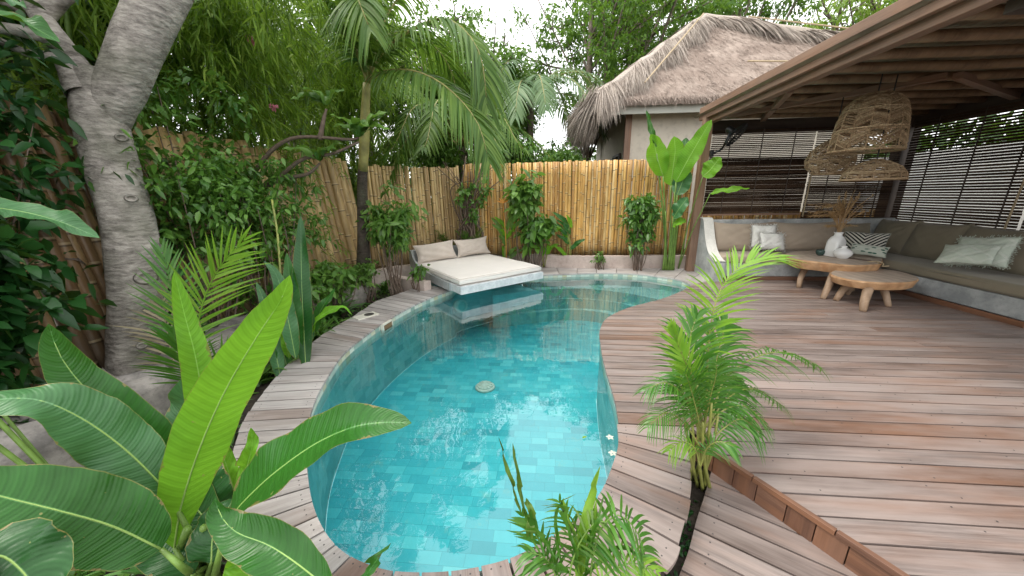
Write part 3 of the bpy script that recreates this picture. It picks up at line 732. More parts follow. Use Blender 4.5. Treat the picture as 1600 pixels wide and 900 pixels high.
# ---- step riser : brown boards set on end and a thin nosing on top
mb = MB(); nrm2 = np.array([sdir[1], -sdir[0]]); 
if np.dot(nrm2, a0 - GA) < 0: nrm2 = -nrm2
s = -0.17; k = 0
while s < 2.2:
    w = 0.112 if k % 3 else 0.13
    p = GA + sdir * (s + w / 2) + nrm2 * 0.006; ang_ = math.atan2(sdir[1], sdir[0]); c, sn = math.cos(ang_), math.sin(ang_)
    mb.box((p[0], p[1], -0.082), (w - 0.004, 0.014, 0.112), np.array([[c, -sn, 0], [sn, c, 0], [0, 0, 1]])); s += w; k += 1
s = -0.17
while s < 2.2:
    p = GA + sdir * (s + 0.33 / 2) + nrm2 * 0.008
    mb.box((p[0], p[1], -0.011), (0.326, 0.026, 0.026), np.array([[c, -sn, 0], [sn, c, 0], [0, 0, 1]])); s += 0.33
mb.build('deck_step', M['fascia'], kind='structure', bevel=0.002)

# ---- pool fittings
mb = MB(); c = GZ(758, 606, PZ); t = thing('floor_drain', c, 'round white drain cover set in the turquoise pool floor', 'drain')
mb.lathe([(0.115, 0.0), (0.115, 0.02), (0.10, 0.03)], c, 28); mb.build('rim', M['plastic_w'], t, True)
mb = MB(); mb.lathe([(0.094, 0.03), (0.09, 0.042), (0.03, 0.052), (0.0, 0.053)], c, 28); 
for k in range(12):
    a = k * math.pi / 6; mb.beam(c + [0.035 * math.cos(a), .035 * math.sin(a), .05], c + [0.085 * math.cos(a), .085 * math.sin(a), .046], 0.006, 0.01)
mb.build('cover', M['plastic_w'], t)
c = GZ(720, 478, -0.22); n3 = nz(np.array([0.75, -0.66, 0.12])); x3 = nz(np.cross([0, 0, 1], n3)); y3 = np.cross(n3, x3); ax = np.stack([x3, y3, n3], 1)
t = thing('pool_light', c, 'small round pale light fitting under water below the daybed', 'pool light')
mb = MB(); mb.lathe([(0.105, -0.06), (0.11, 0.0), (0.105, 0.03), (0.08, 0.035)], c, 28, axis=ax); mb.build('ring', M['plastic_w'], t, True)
mb = MB(); mb.lathe([(0.078, 0.02), (0.07, 0.038), (0.03, 0.052), (0.0, 0.055)], c, 28, axis=ax); mb.build('lens', simple('lamp_lens', (0.25, 0.5, 0.45), 0.1, 0.05), t, True)
# skimmer: white lid in the coping and its mouth in the pool wall
c = GZ(572, 494, 0.0); t = thing('skimmer', c, 'cream skimmer box with a round lid opening in the pool coping', 'skimmer')
dx = nz(np.append(GZ(590, 488)[:2] - GZ(548, 500)[:2], 0)); dy = np.array([-dx[1], dx[0], 0]); rot = np.stack([dx, dy, [0, 0, 1]], 1)
mb = MB(); mb.box(c + [0, 0, 0.004], (0.27, 0.16, 0.016), rot); mb.build('plate', M['plastic_w'], t, bevel=0.006)
mb = MB(); mb.lathe([(0.058, 0.012), (0.058, 0.0135), (0.052, 0.0135)], c + dx * 0.04, 24); mb.build('lid', simple('lid_hole', (0.05, 0.045, 0.04), 0.6), t)
c2 = GZ(606, 506, -0.05); e = GZ(590, 516, -0.05) - GZ(622, 496, -0.05); e = nz(e); nn = np.array([-e[1], e[0], 0]); rot = np.stack([e, nn, [0, 0, 1]], 1)
c2 = GZ(604, 502, 0) + [0, 0, -0.06]
mb = MB(); mb.box(c2 + e * 0.09, (0.014, 0.035, 0.1), rot); mb.box(c2 - e * 0.09, (0.014, 0.035, 0.1), rot); mb.box(c2 + [0, 0, 0.043], (0.18, 0.035, 0.014), rot); mb.box(c2 - [0, 0, 0.043], (0.18, 0.035, 0.014), rot)
mb.build('mouth_frame', M['plastic_w'], t)
mb = MB(); mb.box(c2 , (0.165, 0.02, 0.07), rot); mb.build('mouth', simple('mouth_wood', (0.20, 0.12, 0.06), 0.6), t)
# floating petals and leaf
for (px, py, lab, cat, m_) in ((957, 709, 'larger white blossom floating against the pool edge', 'flower', 'petal'), (953, 684, 'small pale petal floating just above the larger blossom', 'petal', 'petal'), (909, 685, 'little yellow green leaf floating alone on the water', 'leaf', 'arecal')):
    c = GZ(px, py, WZ + 0.004); mb = MB(); k = 5 if 'larger' in lab else 1
    a = np.arange(k) * 2 * math.pi / max(1, k) + 0.4; D = np.stack([np.cos(a), np.sin(a), 0.25 * np.ones(k)], 1)
    leaves(mb, np.repeat(c[None], k, 0) + D * 0.002, D, np.tile([0, 0, 1.0], (k, 1)), 0.026 if k > 1 else 0.036, 0.02, True, 0.1)
    tag(mb.build('floating_flower' if cat == 'flower' else 'floating_' + cat, M[m_]), lab, cat)
for (px, py) in ((497, 787), (706, 480)): pass

# ---- planter kerbs
def kerb(name, pts, h, w, label, z0=-0.17, mat='curb', zt=None):
    mb = MB(); P = crv([np.array(p) for p in pts], 40) if len(pts) > 2 else np.array(pts)
    T = nz(np.gradient(P, axis=0)); N = np.c_[-T[:, 1], T[:, 0]]
    a, b = P + N * w / 2, P - N * w / 2
    for i in range(len(P) - 1): pass
    ring = []
    hh = h + rng.normal(size=len(P)) * 0.004
    G = np.stack([np.c_[a, np.full(len(P), z0)], np.c_[a, hh], np.c_[b, hh], np.c_[b, np.full(len(P), z0)]], 1)
    mb.grid(G); mb.add(G[0], [(0, 1, 2, 3)]); mb.add(G[-1], [(3, 2, 1, 0)])
    return tag(mb.build(name, M[mat]), label, 'planter wall')
kerb('planter_wall', [(-0.9, 7.05), (-0.3, 6.88), (0.6, 6.66), (1.4, 6.64), (2.78, 6.66)], 0.24, 0.10, 'low plastered planter wall behind the pool under the orange bamboo fence')
kerb('planter_wall', [(-3.1, 4.85), (-2.9, 5.35), (-2.6, 5.75), (-2.1, 6.15)], 0.20, 0.12, 'low pale planter wall left of the daybed behind the bushy shrub')
kerb('planter_wall', [(-1.75, 4.93), (-2.1, 5.12), (-2.45, 5.3)], 0.14, 0.14, 'short plastered wall end supporting the left side of the daybed')
# rough stone border on the left with slabs
t = thing('stone_border', (-3.1, 1.8, 0), 'rough grey stone border along the foot of the old bamboo fence', 'stone border')
def rock(mb, c, s, seed):
    r_ = np.random.default_rng(seed); n1, n2 = 13, 20; G = np.zeros((n1, n2 + 1, 3))
    ph = r_.uniform(0, 6, 3)
    for i in range(n1):
        th = math.pi * i / (n1 - 1)
        for j in range(n2 + 1):
            a = 2 * math.pi * (j % n2) / n2; v = np.array([math.sin(th) * math.cos(a), math.sin(th) * math.sin(a), math.cos(th)])
            v = np.sign(v) * np.abs(v) ** 0.45; k = 1 + 0.14 * math.sin(3 * a + ph[0]) * math.sin(th) + 0.08 * math.sin(5 * a + ph[1]) + (r_.normal() * .05 if 0 < j < n2 and 0 < i < n1 - 1 else 0)
            G[i, j] = np.array(c) + v * s * k
    mb.grid(G)
for i, (x, y_, sx, sy, sz) in enumerate([(-3.15, 2.55, .3, .4, .22), (-2.95, 1.75, .35, .3, .25), (-2.9, 1.15, .3, .4, .25), (-2.6, .65, .35, .35, .22), (-2.2, .3, .35, .3, .22), (-3.1, 3.3, .22, .35, .2), (-3.0, 4.0, .2, .3, .18), (-2.85, 4.6, .2, .3, .16)]):
    mb = MB(); rock(mb, (x, y_, -0.02), np.array([sx, sy, sz]), i + 3); mb.build('stone', M['stone'], t, True)

# ================================================================== FENCES
def bamboo_fence(name, path, z0, z1, r, mat, label, lean=(0, 0), overlap=0.88, zfun=None, rag=0.016):
    P = arcres(crv([np.array(p, float) for p in path], 60), 200); L = np.linalg.norm(np.diff(P, axis=0), axis=1).sum()
    t = thing(name, (*P[0], z0), label, 'fence')
    T = nz(np.gradient(P, axis=0)); N = np.c_[-T[:, 1], T[:, 0]]
    s = 0; npan = max(1, int(L / 1.6)); panels = [MB() for _ in range(npan)]
    while s < L:
        rr = r * rng.uniform(0.75, 1.2); i = min(len(P) - 1, int(s / L * (len(P) - 1)))
        p = P[i] + N[i] * rng.uniform(-0.35, 0.35) * r; zt = z1 + rng.normal() * rag + (zfun(s / L) if zfun else 0); tilt = rng.normal(size=2) * 0.0035
        m_ = 9; zz = np.linspace(z0, zt, m_); pts = np.c_[p[0] + (lean[0] + tilt[0]) * (zz - z0), p[1] + (lean[1] + tilt[1]) * (zz - z0), zz]
        pts[:, :2] += np.sin(np.linspace(0, 3, m_) + rng.uniform(0, 6))[:, None] * T[i] * 0.004
        panels[min(npan - 1, int(s / L * npan))].tube(pts, rr * np.linspace(1.05, 0.93, m_) * (1 + rng.normal(size=m_) * .02), 9)
        s += rr * 2 * overlap + (rng.random() < 0.04) * 0.006
    for pmb in panels: pmb.build('pole_panel', M[mat], t, True)
    for z in (z0 + 0.35, z1 - 0.35):
        mb = MB(); Q = P[::10] - N[::10] * (r * 1.9); pts = np.c_[Q[:, 0] + lean[0] * (z - z0), Q[:, 1] + lean[1] * (z - z0), np.full(len(Q), z)]
        mb.tube(pts, 0.025, 7); mb.build('rail', M['bam_dk'], t, True)
    return t
bamboo_fence('bamboo_fence', [(2.72, 6.86), (1.2, 6.88), (0.0, 6.92), (-0.9, 6.95), (-1.62, 7.0)], 0.2, 1.99, 0.029, 'bam_or', 'golden orange bamboo fence behind the far end of the pool', rag=.007)
bamboo_fence('bamboo_fence', [(-1.66, 7.0), (-2.2, 6.65), (-2.75, 6.25), (-3.12, 5.9)], 0.0, 1.93, 0.033, 'bam_tan', 'weathered bamboo fence with a ragged top between the dark palm trunk and the corner', lean=(-0.02, 0.02))
bamboo_fence('bamboo_fence', [(-3.14, 5.85), (-3.3, 5.1), (-3.42, 4.0), (-3.45, 3.0)], 0.0, 2.02, 0.056, 'bam_tan', 'tan bamboo fence of thick leaning poles left of the dark palm trunk', lean=(-0.13, 0.02), zfun=lambda q: 0.05 * q)
bamboo_fence('bamboo_fence', [(-3.46, 2.95), (-3.45, 2.2), (-3.35, 1.2), (-3.0, 0.2)], 0.0, 2.1, 0.042, 'bam_dk', 'old brown bamboo fence behind the big grey trunk at the left', lean=(-0.15, 0.02))
bamboo_fence('bamboo_fence', [(2.8, 6.87), (4.4, 6.88), (6.2, 6.9)], 0.0, 1.02, 0.029, 'bam_or', 'low run of bamboo poles behind the blinds of the lounge')

# ================================================================== DAYBED
ztop = 0.27
A = GZ(718, 436, ztop); B = GZ(845, 414, ztop); 
u = nz((B - A)); wlen = np.linalg.norm(B - A)
v = np.array([-u[1], u[0], 0]); Dm = GZ(637, 411, ztop); dlen = 1.75
# true side direction from the photograph's left edge, squared up
v2 = nz(Dm - A); v = nz(v * 0.6 + (v2 - u * np.dot(v2, u)) * 0.4)
print('bed', A, B, Dm, wlen, np.linalg.norm(Dm - A), np.dot(u, v2))
rotb = np.stack([u, v, [0, 0, 1]], 1)
dlen = np.linalg.norm(Dm - A) + 0.05
def bp(a, b, z): return A * [1, 1, 0] + u * a + v * b + np.array([0, 0, z])
t = thing('daybed', bp(wlen / 2, dlen / 2, 0), 'concrete daybed with a cream mattress overhanging the pool', 'daybed')
mb = MB(); mb.box(bp(wlen / 2, dlen / 2, 0.105), (wlen + 0.03, dlen + 0.1, 0.115), rotb); mb.build('platform', M['conc_l'], t, bevel=0.006)
# mattress with soft edges
def cushion_box(mb, c, size, rot, r=0.03, puff=0.012, seed=0, wr=0.003, nx=18, ny=18, uvs=1.0):
    r_ = np.random.default_rng(seed); sx, sy, sz = np.array(size) / 2
    ph = r_.uniform(0, 6.28, 8)
    for sg in (1, -1):
        U, W = np.meshgrid(np.linspace(-1, 1, nx), np.linspace(-1, 1, ny), indexing='ij')
        X = np.sign(U) * (1 - (1 - abs(U)) ** 1.6); Y = np.sign(W) * (1 - (1 - abs(W)) ** 1.6)
        ex = np.clip((abs(X) * sx - (sx - r)) / r, 0, 1); ey = np.clip((abs(Y) * sy - (sy - r)) / r, 0, 1)
        e = np.clip(np.sqrt(ex ** 2 + ey ** 2), 0, 1)
        Z = sz - r * (1 - np.sqrt(1 - e ** 2 * 0.999)) + puff * (1 - X ** 4) * (1 - Y ** 4)
        Z = Z + wr * (np.sin(X * 7 + ph[0] + 3 * np.sin(Y * 3 + ph[1])) + np.sin(Y * 9 + ph[2] + 2 * X))* (1 - e)
        G = np.stack([X * sx, Y * sy, sg * Z], -1)
        Gw = G @ np.asarray(rot).T + np.array(c)
        if sg < 0: Gw = Gw[::-1]
        mb.grid(Gw, np.stack([U, W], -1) * uvs)
    # sides
    per = []
    t_ = np.linspace(-1, 1, 14)
    for a in t_: per.append((a, -1))
    for a in t_[1:]: per.append((1, a))
    for a in t_[::-1][1:]: per.append((a, 1))
    for a in t_[::-1][1:]: per.append((-1, a))
    per = np.array(per); zs = np.linspace(-(sz - r), sz - r, 4); Gs = []
    for z in zs:
        bul = 1 + 0 * z; out = 0.008 * math.cos(z / max(sz, 1e-3) * 1.3)
        Gs.append(np.c_[per[:, 0] * (sx + out), per[:, 1] * (sy + out), np.full(len(per), z) + 0.003 * np.sin(per[:, 0] * 5 + per[:, 1] * 7)])
    Gs = np.array(Gs); mb.grid((Gs @ np.asarray(rot).T + np.array(c))[:, ::-1])
mb = MB(); cushion_box(mb, bp(wlen / 2 + .0, dlen / 2 - 0.0, 0.213), (wlen, dlen, 0.098), rotb, 0.022, 0.006, 3, 0.002); mo = mb.build('mattress', M['fab_bed'], t, True)
mb = MB(); mb.tube([bp(0, 0, .262), bp(wlen, 0, .262)], 0.003, 5); mb.tube([bp(0, 0, .168), bp(wlen, 0, .168)], 0.003, 5); mb.tube([bp(0, 0, .262), bp(0, dlen, .262)], 0.003, 5); 
o = mb.build('piping', M['fab_pil'], mo, True)
# backrest board with the curved left arm
mb = MB(); mb.box(bp(wlen / 2, dlen + 0.06, 0.27), (wlen + 0.06, 0.07, 0.40), rotb); mb.build('backrest', M['conc'], t, bevel=0.008)
q = [(dlen + 0.09, 0.47), (dlen - 0.02, 0.47), (dlen - 0.08, 0.34), (dlen - 0.25, 0.25), (dlen - 0.6, 0.19), (0.25, 0.165), (0.25, 0.05), (dlen + 0.09, 0.05)]
mb = MB(); V = [bp(-0.045, b_, z_) for b_, z_ in q] + [bp(-0.008, b_, z_) for b_, z_ in q]; n_ = len(q)
mb.add(V, [tuple(range(n_)), tuple(range(n_, 2 * n_))[::-1]] + [(i, n_ + i, n_ + (i + 1) % n_, (i + 1) % n_) for i in range(n_)])
mb.build('side_board', M['conc'], t)
# legs of the bench block under water
mb = MB(); mb.box(bp(wlen / 2 , dlen / 2 + 0.52, -0.38), (wlen - .1, dlen - .95, 0.85), rotb); mb.build('daybed_plinth', M['tile_step'], t)

def pillow(name, c, rot, w, h, d, mat, seed, parent=None, pinch=0.10, wr=0.012, uvs=1.0, label=None, cat='cushion', group=None, fringe=False, sag=0.0):
    r_ = np.random.default_rng(seed); n_ = 26; U, W = np.meshgrid(np.linspace(-1, 1, n_), np.linspace(-1, 1, n_), indexing='ij'); ph = r_.uniform(0, 6.28, 10)
    mb = MB()
    for sg in (1, -1):
        ex = 1 - pinch * (1 - np.abs(W) ** 2.2) * np.abs(U) ** 3; ey = 1 - pinch * (1 - np.abs(U) ** 2.2) * np.abs(W) ** 3
        X = U * w / 2 * ex; Y = W * h / 2 * ey
        Y = Y - sag * (1 - U ** 2) * (W > 0) * W * h
        T_ = (np.clip(1 - np.abs(U) ** 3.2, 0, 1) * np.clip(1 - np.abs(W) ** 3.2, 0, 1)) ** 0.55
        wrk = np.sin(U * 6 + 4 * np.sin(W * 2.2 + ph[0]) + ph[1]) * 0.5 + np.sin((U + W) * 9 + 2 * np.sin(U * 3 + ph[2]) + ph[3]) * 0.35 + np.sin((U - W) * 13 + ph[4]) * 0.25 + np.sin(np.arctan2(W - .9, U - .9) * 14 + ph[5]) * np.exp(-((U - .9) ** 2 + (W - .9) ** 2) * 2) * 1.2 + np.sin(np.arctan2(W + .9, U + .9) * 14 + ph[6]) * np.exp(-((U + .9) ** 2 + (W + .9) ** 2) * 2) * 1.2
        Z = sg * (d / 2 * T_ + wr * wrk * T_) 
        G = np.stack([X, Y, Z + 0.006 * np.sin(U * 5 + ph[7]) ], -1) @ np.asarray(rot).T + np.array(c)
        if sg < 0: G = G[::-1]
        uv = np.stack([(U if sg > 0 else -U) * .5 + .5, W * .5 + .5], -1) * uvs
        mb.grid(G, uv)
    o = mb.build(name, M[mat], parent, True)
    # piping seam
    ed = []
    t_ = np.linspace(-1, 1, 18)
    for a in t_: ed.append((a, -1))
    for a in t_[1:]: ed.append((1, a))
    for a in t_[::-1][1:]: ed.append((a, 1))
    for a in t_[::-1][1:]: ed.append((-1, a))
    ed = np.array(ed); U, W = ed[:, 0], ed[:, 1]
    X = U * w / 2 * (1 - pinch * (1 - np.abs(W) ** 2.2) * np.abs(U) ** 3); Y = W * h / 2 * (1 - pinch * (1 - np.abs(U) ** 2.2) * np.abs(W) ** 3); Y = Y - sag * (1 - U ** 2) * (W > 0) * W * h
    E_ = np.c_[X, Y, 0.006 * np.sin(U * 5 + ph[7])] @ np.asarray(rot).T + np.array(c)
    m2 = MB(); m2.tube(E_, 0.0045, 5)
    if fringe:
        ax_ = np.asarray(rot)
        for p_, (a_, b_) in zip(E_, ed):
            for _ in range(4):
                dd = ax_ @ np.array([a_ * (abs(a_) > .99), b_ * (abs(b_) > .99), 0]) ; q_ = p_ + rng.normal(size=3) * 0.012
                m2.tube([q_, q_ + nz(dd + rng.normal(size=3) * .3) * 0.018], 0.0035, 4)
    s_ = m2.build('fringe' if fringe else 'piping', M[mat], o, True)
    if label: tag(o, label, cat, group)
    return o
def frame(facing, tilt, roll=0.0):
    """columns: width, height, outward normal; facing = horizontal direction the pillow faces; tilt back in degrees"""
    f = nz(np.array([facing[0], facing[1], 0.0])); s = np.cross([0, 0, 1], f); a = rad(tilt)
    upv = np.array([0, 0, 1]) * math.cos(a) - f * math.sin(a); nrm_ = f * math.cos(a) + np.array([0, 0, 1]) * math.sin(a)
    r = rad(roll); s2 = s * math.cos(r) + upv * math.sin(r); u2 = upv * math.cos(r) - s * math.sin(r)
    return np.stack([s2, u2, nrm_], 1)
pw = wlen * 0.52
pillow('daybed_pillow', bp(wlen * 0.245, dlen - 0.14, ztop + 0.155), frame(-v, 22, 3), pw, 0.34, 0.15, 'fab_pil', 11, label='sand coloured pillow at the left end of the daybed', group='daybed pillows', cat='pillow')
pillow('daybed_pillow', bp(wlen * 0.75, dlen - 0.14, ztop + 0.17), frame(-v, 20, 1), pw * 0.96, 0.35, 0.14, 'fab_pil', 15, label='sand coloured pillow with peaked corners at the right of the daybed', group='daybed pillows', pinch=0.17, cat='pillow')
# ================================================================== PAVILION
XL_, XR_, YB, ZB = 2.72, 5.9, 6.45, 2.46
t = thing('pavilion', (XL_, YB, 0), 'open timber lounge pavilion with corrugated roof on bamboo purlins', 'pavilion')
mb = MB(); mb.beam((2.70, 6.40, 0), (2.70, 6.40, 2.6), 0.13, 0.13, (0, 1, 0)); mb.build('post', M['beam'], t, bevel=0.006)
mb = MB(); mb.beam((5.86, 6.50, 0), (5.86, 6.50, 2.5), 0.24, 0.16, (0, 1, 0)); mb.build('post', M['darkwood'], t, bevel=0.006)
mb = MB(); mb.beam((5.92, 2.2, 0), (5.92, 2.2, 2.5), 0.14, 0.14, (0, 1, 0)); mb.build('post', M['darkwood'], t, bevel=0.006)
# eave beam in two stepped boards
mb = MB(); mb.beam((2.665, 6.62, 2.66), (2.665, -1.5, 2.66), 0.05, 0.20); mb.build('fascia_board', M['beam'], t, bevel=0.005)
mb = MB(); mb.beam((2.745, 6.50, 2.535), (2.745, -1.5, 2.535), 0.10, 0.10); mb.build('eave_beam', M['beam'], t, bevel=0.005)
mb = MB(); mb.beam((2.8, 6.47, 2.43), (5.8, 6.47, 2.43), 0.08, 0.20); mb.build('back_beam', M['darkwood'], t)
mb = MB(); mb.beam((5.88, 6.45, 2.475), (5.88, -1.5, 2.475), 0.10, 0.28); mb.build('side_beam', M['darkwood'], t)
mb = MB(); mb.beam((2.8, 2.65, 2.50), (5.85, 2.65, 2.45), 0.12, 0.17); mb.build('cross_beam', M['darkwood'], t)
y = 6.28; 
while y > -1.0:
    mb = MB(); x = np.linspace(2.8, 5.85, 8); pts = np.c_[x, np.full(8, y) + rng.normal(size=8) * .006, 2.565 - 0.012 * (x - 2.8) + rng.normal(size=8) * .003]
    if not (2.45 < y < 2.85): mb.tube(pts, 0.042, 10); mb.build('purlin', M['purlin'], t, True)
    y -= 0.36
for (a, b) in (((2.8, 5.9, 2.50), (4.1, 4.3, 2.50)), ((5.8, 5.2, 2.47), (4.2, 4.3, 2.50)), ((2.8, 4.6, 2.50), (3.5, 6.3, 2.50))):
    mb = MB(); mb.beam(a, b, 0.07, 0.06); mb.build('brace', M['beam'], t)
# corrugated sheet, ridges parallel to the side beam
xs = np.arange(2.6, 6.2, 0.0127); ys = np.array([6.75, -1.8]); zc = 2.635 - 0.012 * (xs - 2.8) + 0.011 * np.sin(xs * 2 * math.pi / 0.076)
G = np.stack([np.c_[xs, np.full_like(xs, y_), zc] for y_ in ys]); mb = MB(); mb.grid(G); G2 = G.copy(); G2[..., 2] += 0.003; mb.grid(G2[::-1]); mb.build('roof_sheet', simple('aged_sheet', (0.22, 0.17, 0.115), 0.5, 0.35, 3), t, True)
# ---- blinds
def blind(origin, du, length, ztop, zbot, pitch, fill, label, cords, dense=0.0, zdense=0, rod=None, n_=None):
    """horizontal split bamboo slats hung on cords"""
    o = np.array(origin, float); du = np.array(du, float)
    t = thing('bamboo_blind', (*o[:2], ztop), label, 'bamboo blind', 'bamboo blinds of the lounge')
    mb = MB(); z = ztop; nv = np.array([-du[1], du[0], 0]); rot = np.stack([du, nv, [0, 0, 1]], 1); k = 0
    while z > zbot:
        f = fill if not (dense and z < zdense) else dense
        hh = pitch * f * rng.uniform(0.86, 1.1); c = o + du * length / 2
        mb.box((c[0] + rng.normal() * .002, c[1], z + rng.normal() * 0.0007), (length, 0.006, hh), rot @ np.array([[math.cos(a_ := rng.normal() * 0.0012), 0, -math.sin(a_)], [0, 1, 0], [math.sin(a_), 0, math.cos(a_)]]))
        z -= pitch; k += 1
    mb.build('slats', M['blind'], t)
    mb = MB()
    for c_ in cords:
        p = o + du * c_ + nv * 0.006; p2 = o + du * c_ - nv * 0.006
        mb.tube([(p[0], p[1], ztop + .03), (p[0], p[1], zbot)], 0.005, 5); mb.tube([(p2[0], p2[1], ztop + .03), (p2[0], p2[1], zbot)], 0.005, 5)
    mb.build('cord', M['darkwood'], t)
    mb = MB(); c = o + du * length / 2; mb.box((c[0], c[1], zbot - 0.012), (length, 0.02, 0.03), rot); mb.build('bottom_bar', M['beam'], t)
    return t
yb = 6.40
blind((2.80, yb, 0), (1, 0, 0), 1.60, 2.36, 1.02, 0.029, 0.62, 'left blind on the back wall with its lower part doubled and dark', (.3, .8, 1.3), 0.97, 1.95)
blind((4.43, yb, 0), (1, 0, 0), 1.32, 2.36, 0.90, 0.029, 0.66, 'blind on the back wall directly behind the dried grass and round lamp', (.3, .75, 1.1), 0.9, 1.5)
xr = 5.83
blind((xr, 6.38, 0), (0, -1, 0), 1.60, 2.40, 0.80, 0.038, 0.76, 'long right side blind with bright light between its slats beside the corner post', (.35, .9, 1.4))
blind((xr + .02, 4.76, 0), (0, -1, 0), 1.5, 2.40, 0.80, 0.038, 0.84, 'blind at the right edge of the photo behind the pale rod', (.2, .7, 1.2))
for (a, b, lab) in (((4.42, 6.34, 2.08), (4.43, 6.36, 0.96), 'tan rod hanging on the back wall between the two blinds'), ((5.76, 4.78, 2.2), (5.77, 4.84, 0.80), 'pale rod hanging on the right blinds at the photo edge')):
    mb = MB(); mb.tube(crv([a, (np.array(a) + b) / 2 + [0.008, .01, 0], b], 10), 0.011, 7); tag(mb.build('blind_rod', M['rope'], smooth=True), lab, 'blind rod', 'rods hanging on the blinds')
# ---- wall fan
fb = atY(1112, 240, 6.3); t = thing('wall_fan', fb, 'black oscillating fan fixed high on the left pavilion post', 'fan')
mb = MB(); mb.box(fb, (0.05, 0.06, 0.10)); mb.build('bracket', M['black'], t, bevel=0.008)
hd = atY(1147, 208, 6.05); mb = MB(); mb.tube(crv([fb, fb + [0.12, -.05, .06], hd + [-.1, 0, -0.1], hd + [-.06, 0, 0]], 12), 0.018, 8); mb.build('arm', M['black'], t, True)
fa = nz(np.array([0.62, -0.30, -0.55])); s1 = nz(np.cross(fa, [0, 0, 1])); u1 = np.cross(s1, fa); ax = np.stack([s1, u1, fa], 1)
mb = MB(); mb.lathe([(0.03, -0.14), (0.055, -0.11), (0.06, -0.03), (0.04, 0.0)], hd, 18, axis=ax); mb.build('motor', M['black'], t, True)
mb = MB(); R_ = 0.19
for k in range(40):
    a = 2 * math.pi * k / 40; pr = [(0.03, .10), (0.10, .095), (R_ - .02, .075), (R_, .045), (R_ - .02, .01), (0.08, -.02), (0.04, -.02)]
    mb.tube([hd + ax @ np.array([r_ * math.cos(a), r_ * math.sin(a), z_]) for r_, z_ in pr], 0.0042, 4)
for r_, z_ in ((R_, .045), (.11, .092), (0.05, .1)):
    mb.tube([hd + ax @ np.array([r_ * math.cos(a), r_ * math.sin(a), z_]) for a in np.linspace(0, 6.283, 30)], 0.0045, 5)
mb.build('cage', M['black'], t, True)
mb = MB()
for k in range(4):
    a0_ = k * math.pi / 2; G = []
    for r_ in np.linspace(0.03, 0.16, 6): G.append([hd + ax @ np.array([r_ * math.cos(a0_ + q), r_ * math.sin(a0_ + q), 0.045 + 0.025 * q]) for q in np.linspace(-0.5, 0.5, 6)])
    mb.grid(np.array(G))
mb.build('blades', M['black'], t, True)
# ---- pendant lamps
def pendant(name, px, py, Y, R, H, prof, label, zt=2.52, tilt=0.0):
    c = atY(px, py, Y)          # centre of the bottom rim
    t = thing('pendant_lamp', (c[0], c[1], zt), label, 'pendant lamp', 'rattan pendant lamps')
    mb = MB(); top = c[2] + H
    mb.tube([(c[0], c[1], top - .01), (c[0], c[1], zt)], 0.006, 6); mb.build('cord', M['black'], t)
    pr = lambda q: np.interp(q, [p[0] for p in prof], [p[1] for p in prof]) * R
    mb = MB(); nsec = 14
    def pt(q, a, dr=0): r_ = pr(q) + dr; return np.array([c[0] + r_ * math.cos(a), c[1] + r_ * math.sin(a), top - q * H])
    qs = np.linspace(0, 1, 30)
    for k in range(nsec):                                    # vertical spokes
        a = 2 * math.pi * k / nsec; mb.tube([pt(q, a) for q in np.linspace(0, 1, 14)], 0.0055, 5)
    nrow = int(H / 0.0115)
    for k in range(nsec):                                    # diagonal weave making zigzag panels
        a0 = 2 * math.pi * k / nsec; a1 = 2 * math.pi * (k + 1) / nsec; sgn = 1 if k % 2 else -1
        for i in range(nrow):
            q0 = (i + rng.uniform(-.15, .15)) / nrow; q1 = q0 + sgn * 0.085 * (0.5 + q0)
            band = (q0 * 3.2) % 1
            if band < 0.16: q1 = q0
            if rng.random() < 0.05 or min(q0, q1) < 0.01 or max(q0, q1) > 0.995: continue
            mb.tube([pt(q0 + (q1 - q0) * w_, a0 + (a1 - a0) * w_, 0.004 * math.sin(w_ * math.pi)) for w_ in (0, .33, .66, 1)], 0.0038 * rng.uniform(.8, 1.3), 4, False)
    for q in (0.02, 0.3, 0.62, 0.985, 1.0): mb.tube([pt(q, a) for a in np.linspace(0, 2 * math.pi, 40)], 0.007, 5)
    mb.build('woven_shade', M['rattan'], t, True)
pendant('a', 1350, 237, 4.2, 0.30, 0.57, [(0, 0.12), (.03, .36), (.10, .60), (.22, .78), (.42, .89), (.7, .95), (1, 1)], 'largest tall bell shaped rattan pendant lamp')
pendant('b', 1292, 272, 4.9, 0.245, 0.42, [(0, 0.1), (.15, .5), (.35, .85), (.6, 1.0), (.8, .93), (1, .6)], 'rounded rattan pendant lamp hanging lowest left behind the tall bell shaped lamp')
pendant('c', 1362, 281, 4.25, 0.265, 0.21, [(0, 0.12), (.15, .45), (.4, .78), (.7, .95), (1, 1)], 'shallow dome rattan pendant lamp under the tall bell shaped one')

# ================================================================== SOFA
t = thing('built_in_sofa', (4.0, 6.2, 0), 'L-shaped grey concrete bench sofa along the back and right of the lounge', 'sofa')
SB = 5.72; XF = 4.93
mb = MB()
mb.box((4.35, (SB + 6.38) / 2, 0.17), (3.14, 6.38 - SB, 0.22)); mb.build('back_base', M['conc'], t, bevel=0.01)
mb = MB(); mb.prism([(XF + .02, 3.72), (5.78, 3.78), (5.78, SB - .003), (XF + .02, SB - .003)], 0.062, 0.275); mb.build('side_base', M['conc'], t, bevel=0.01)
mb = MB(); mb.box((3.9, SB - 0.012, 0.03), (2.03, 0.02, 0.06)); mb.box((XF, 4.70, 0.03), (0.02, 1.98, 0.06)); mb.build('skirting', M['fascia'], t)
mb = MB(); mb.box((4.35, 6.33, 0.53), (3.1, 0.09, 0.80)); mb.build('back_wall', M['conc'], t, bevel=0.012)
mb = MB(); mb.box((5.755, 4.98, 0.50), (0.07, 2.5, 0.72)); mb.build('side_wall', M['conc'], t, bevel=0.012)
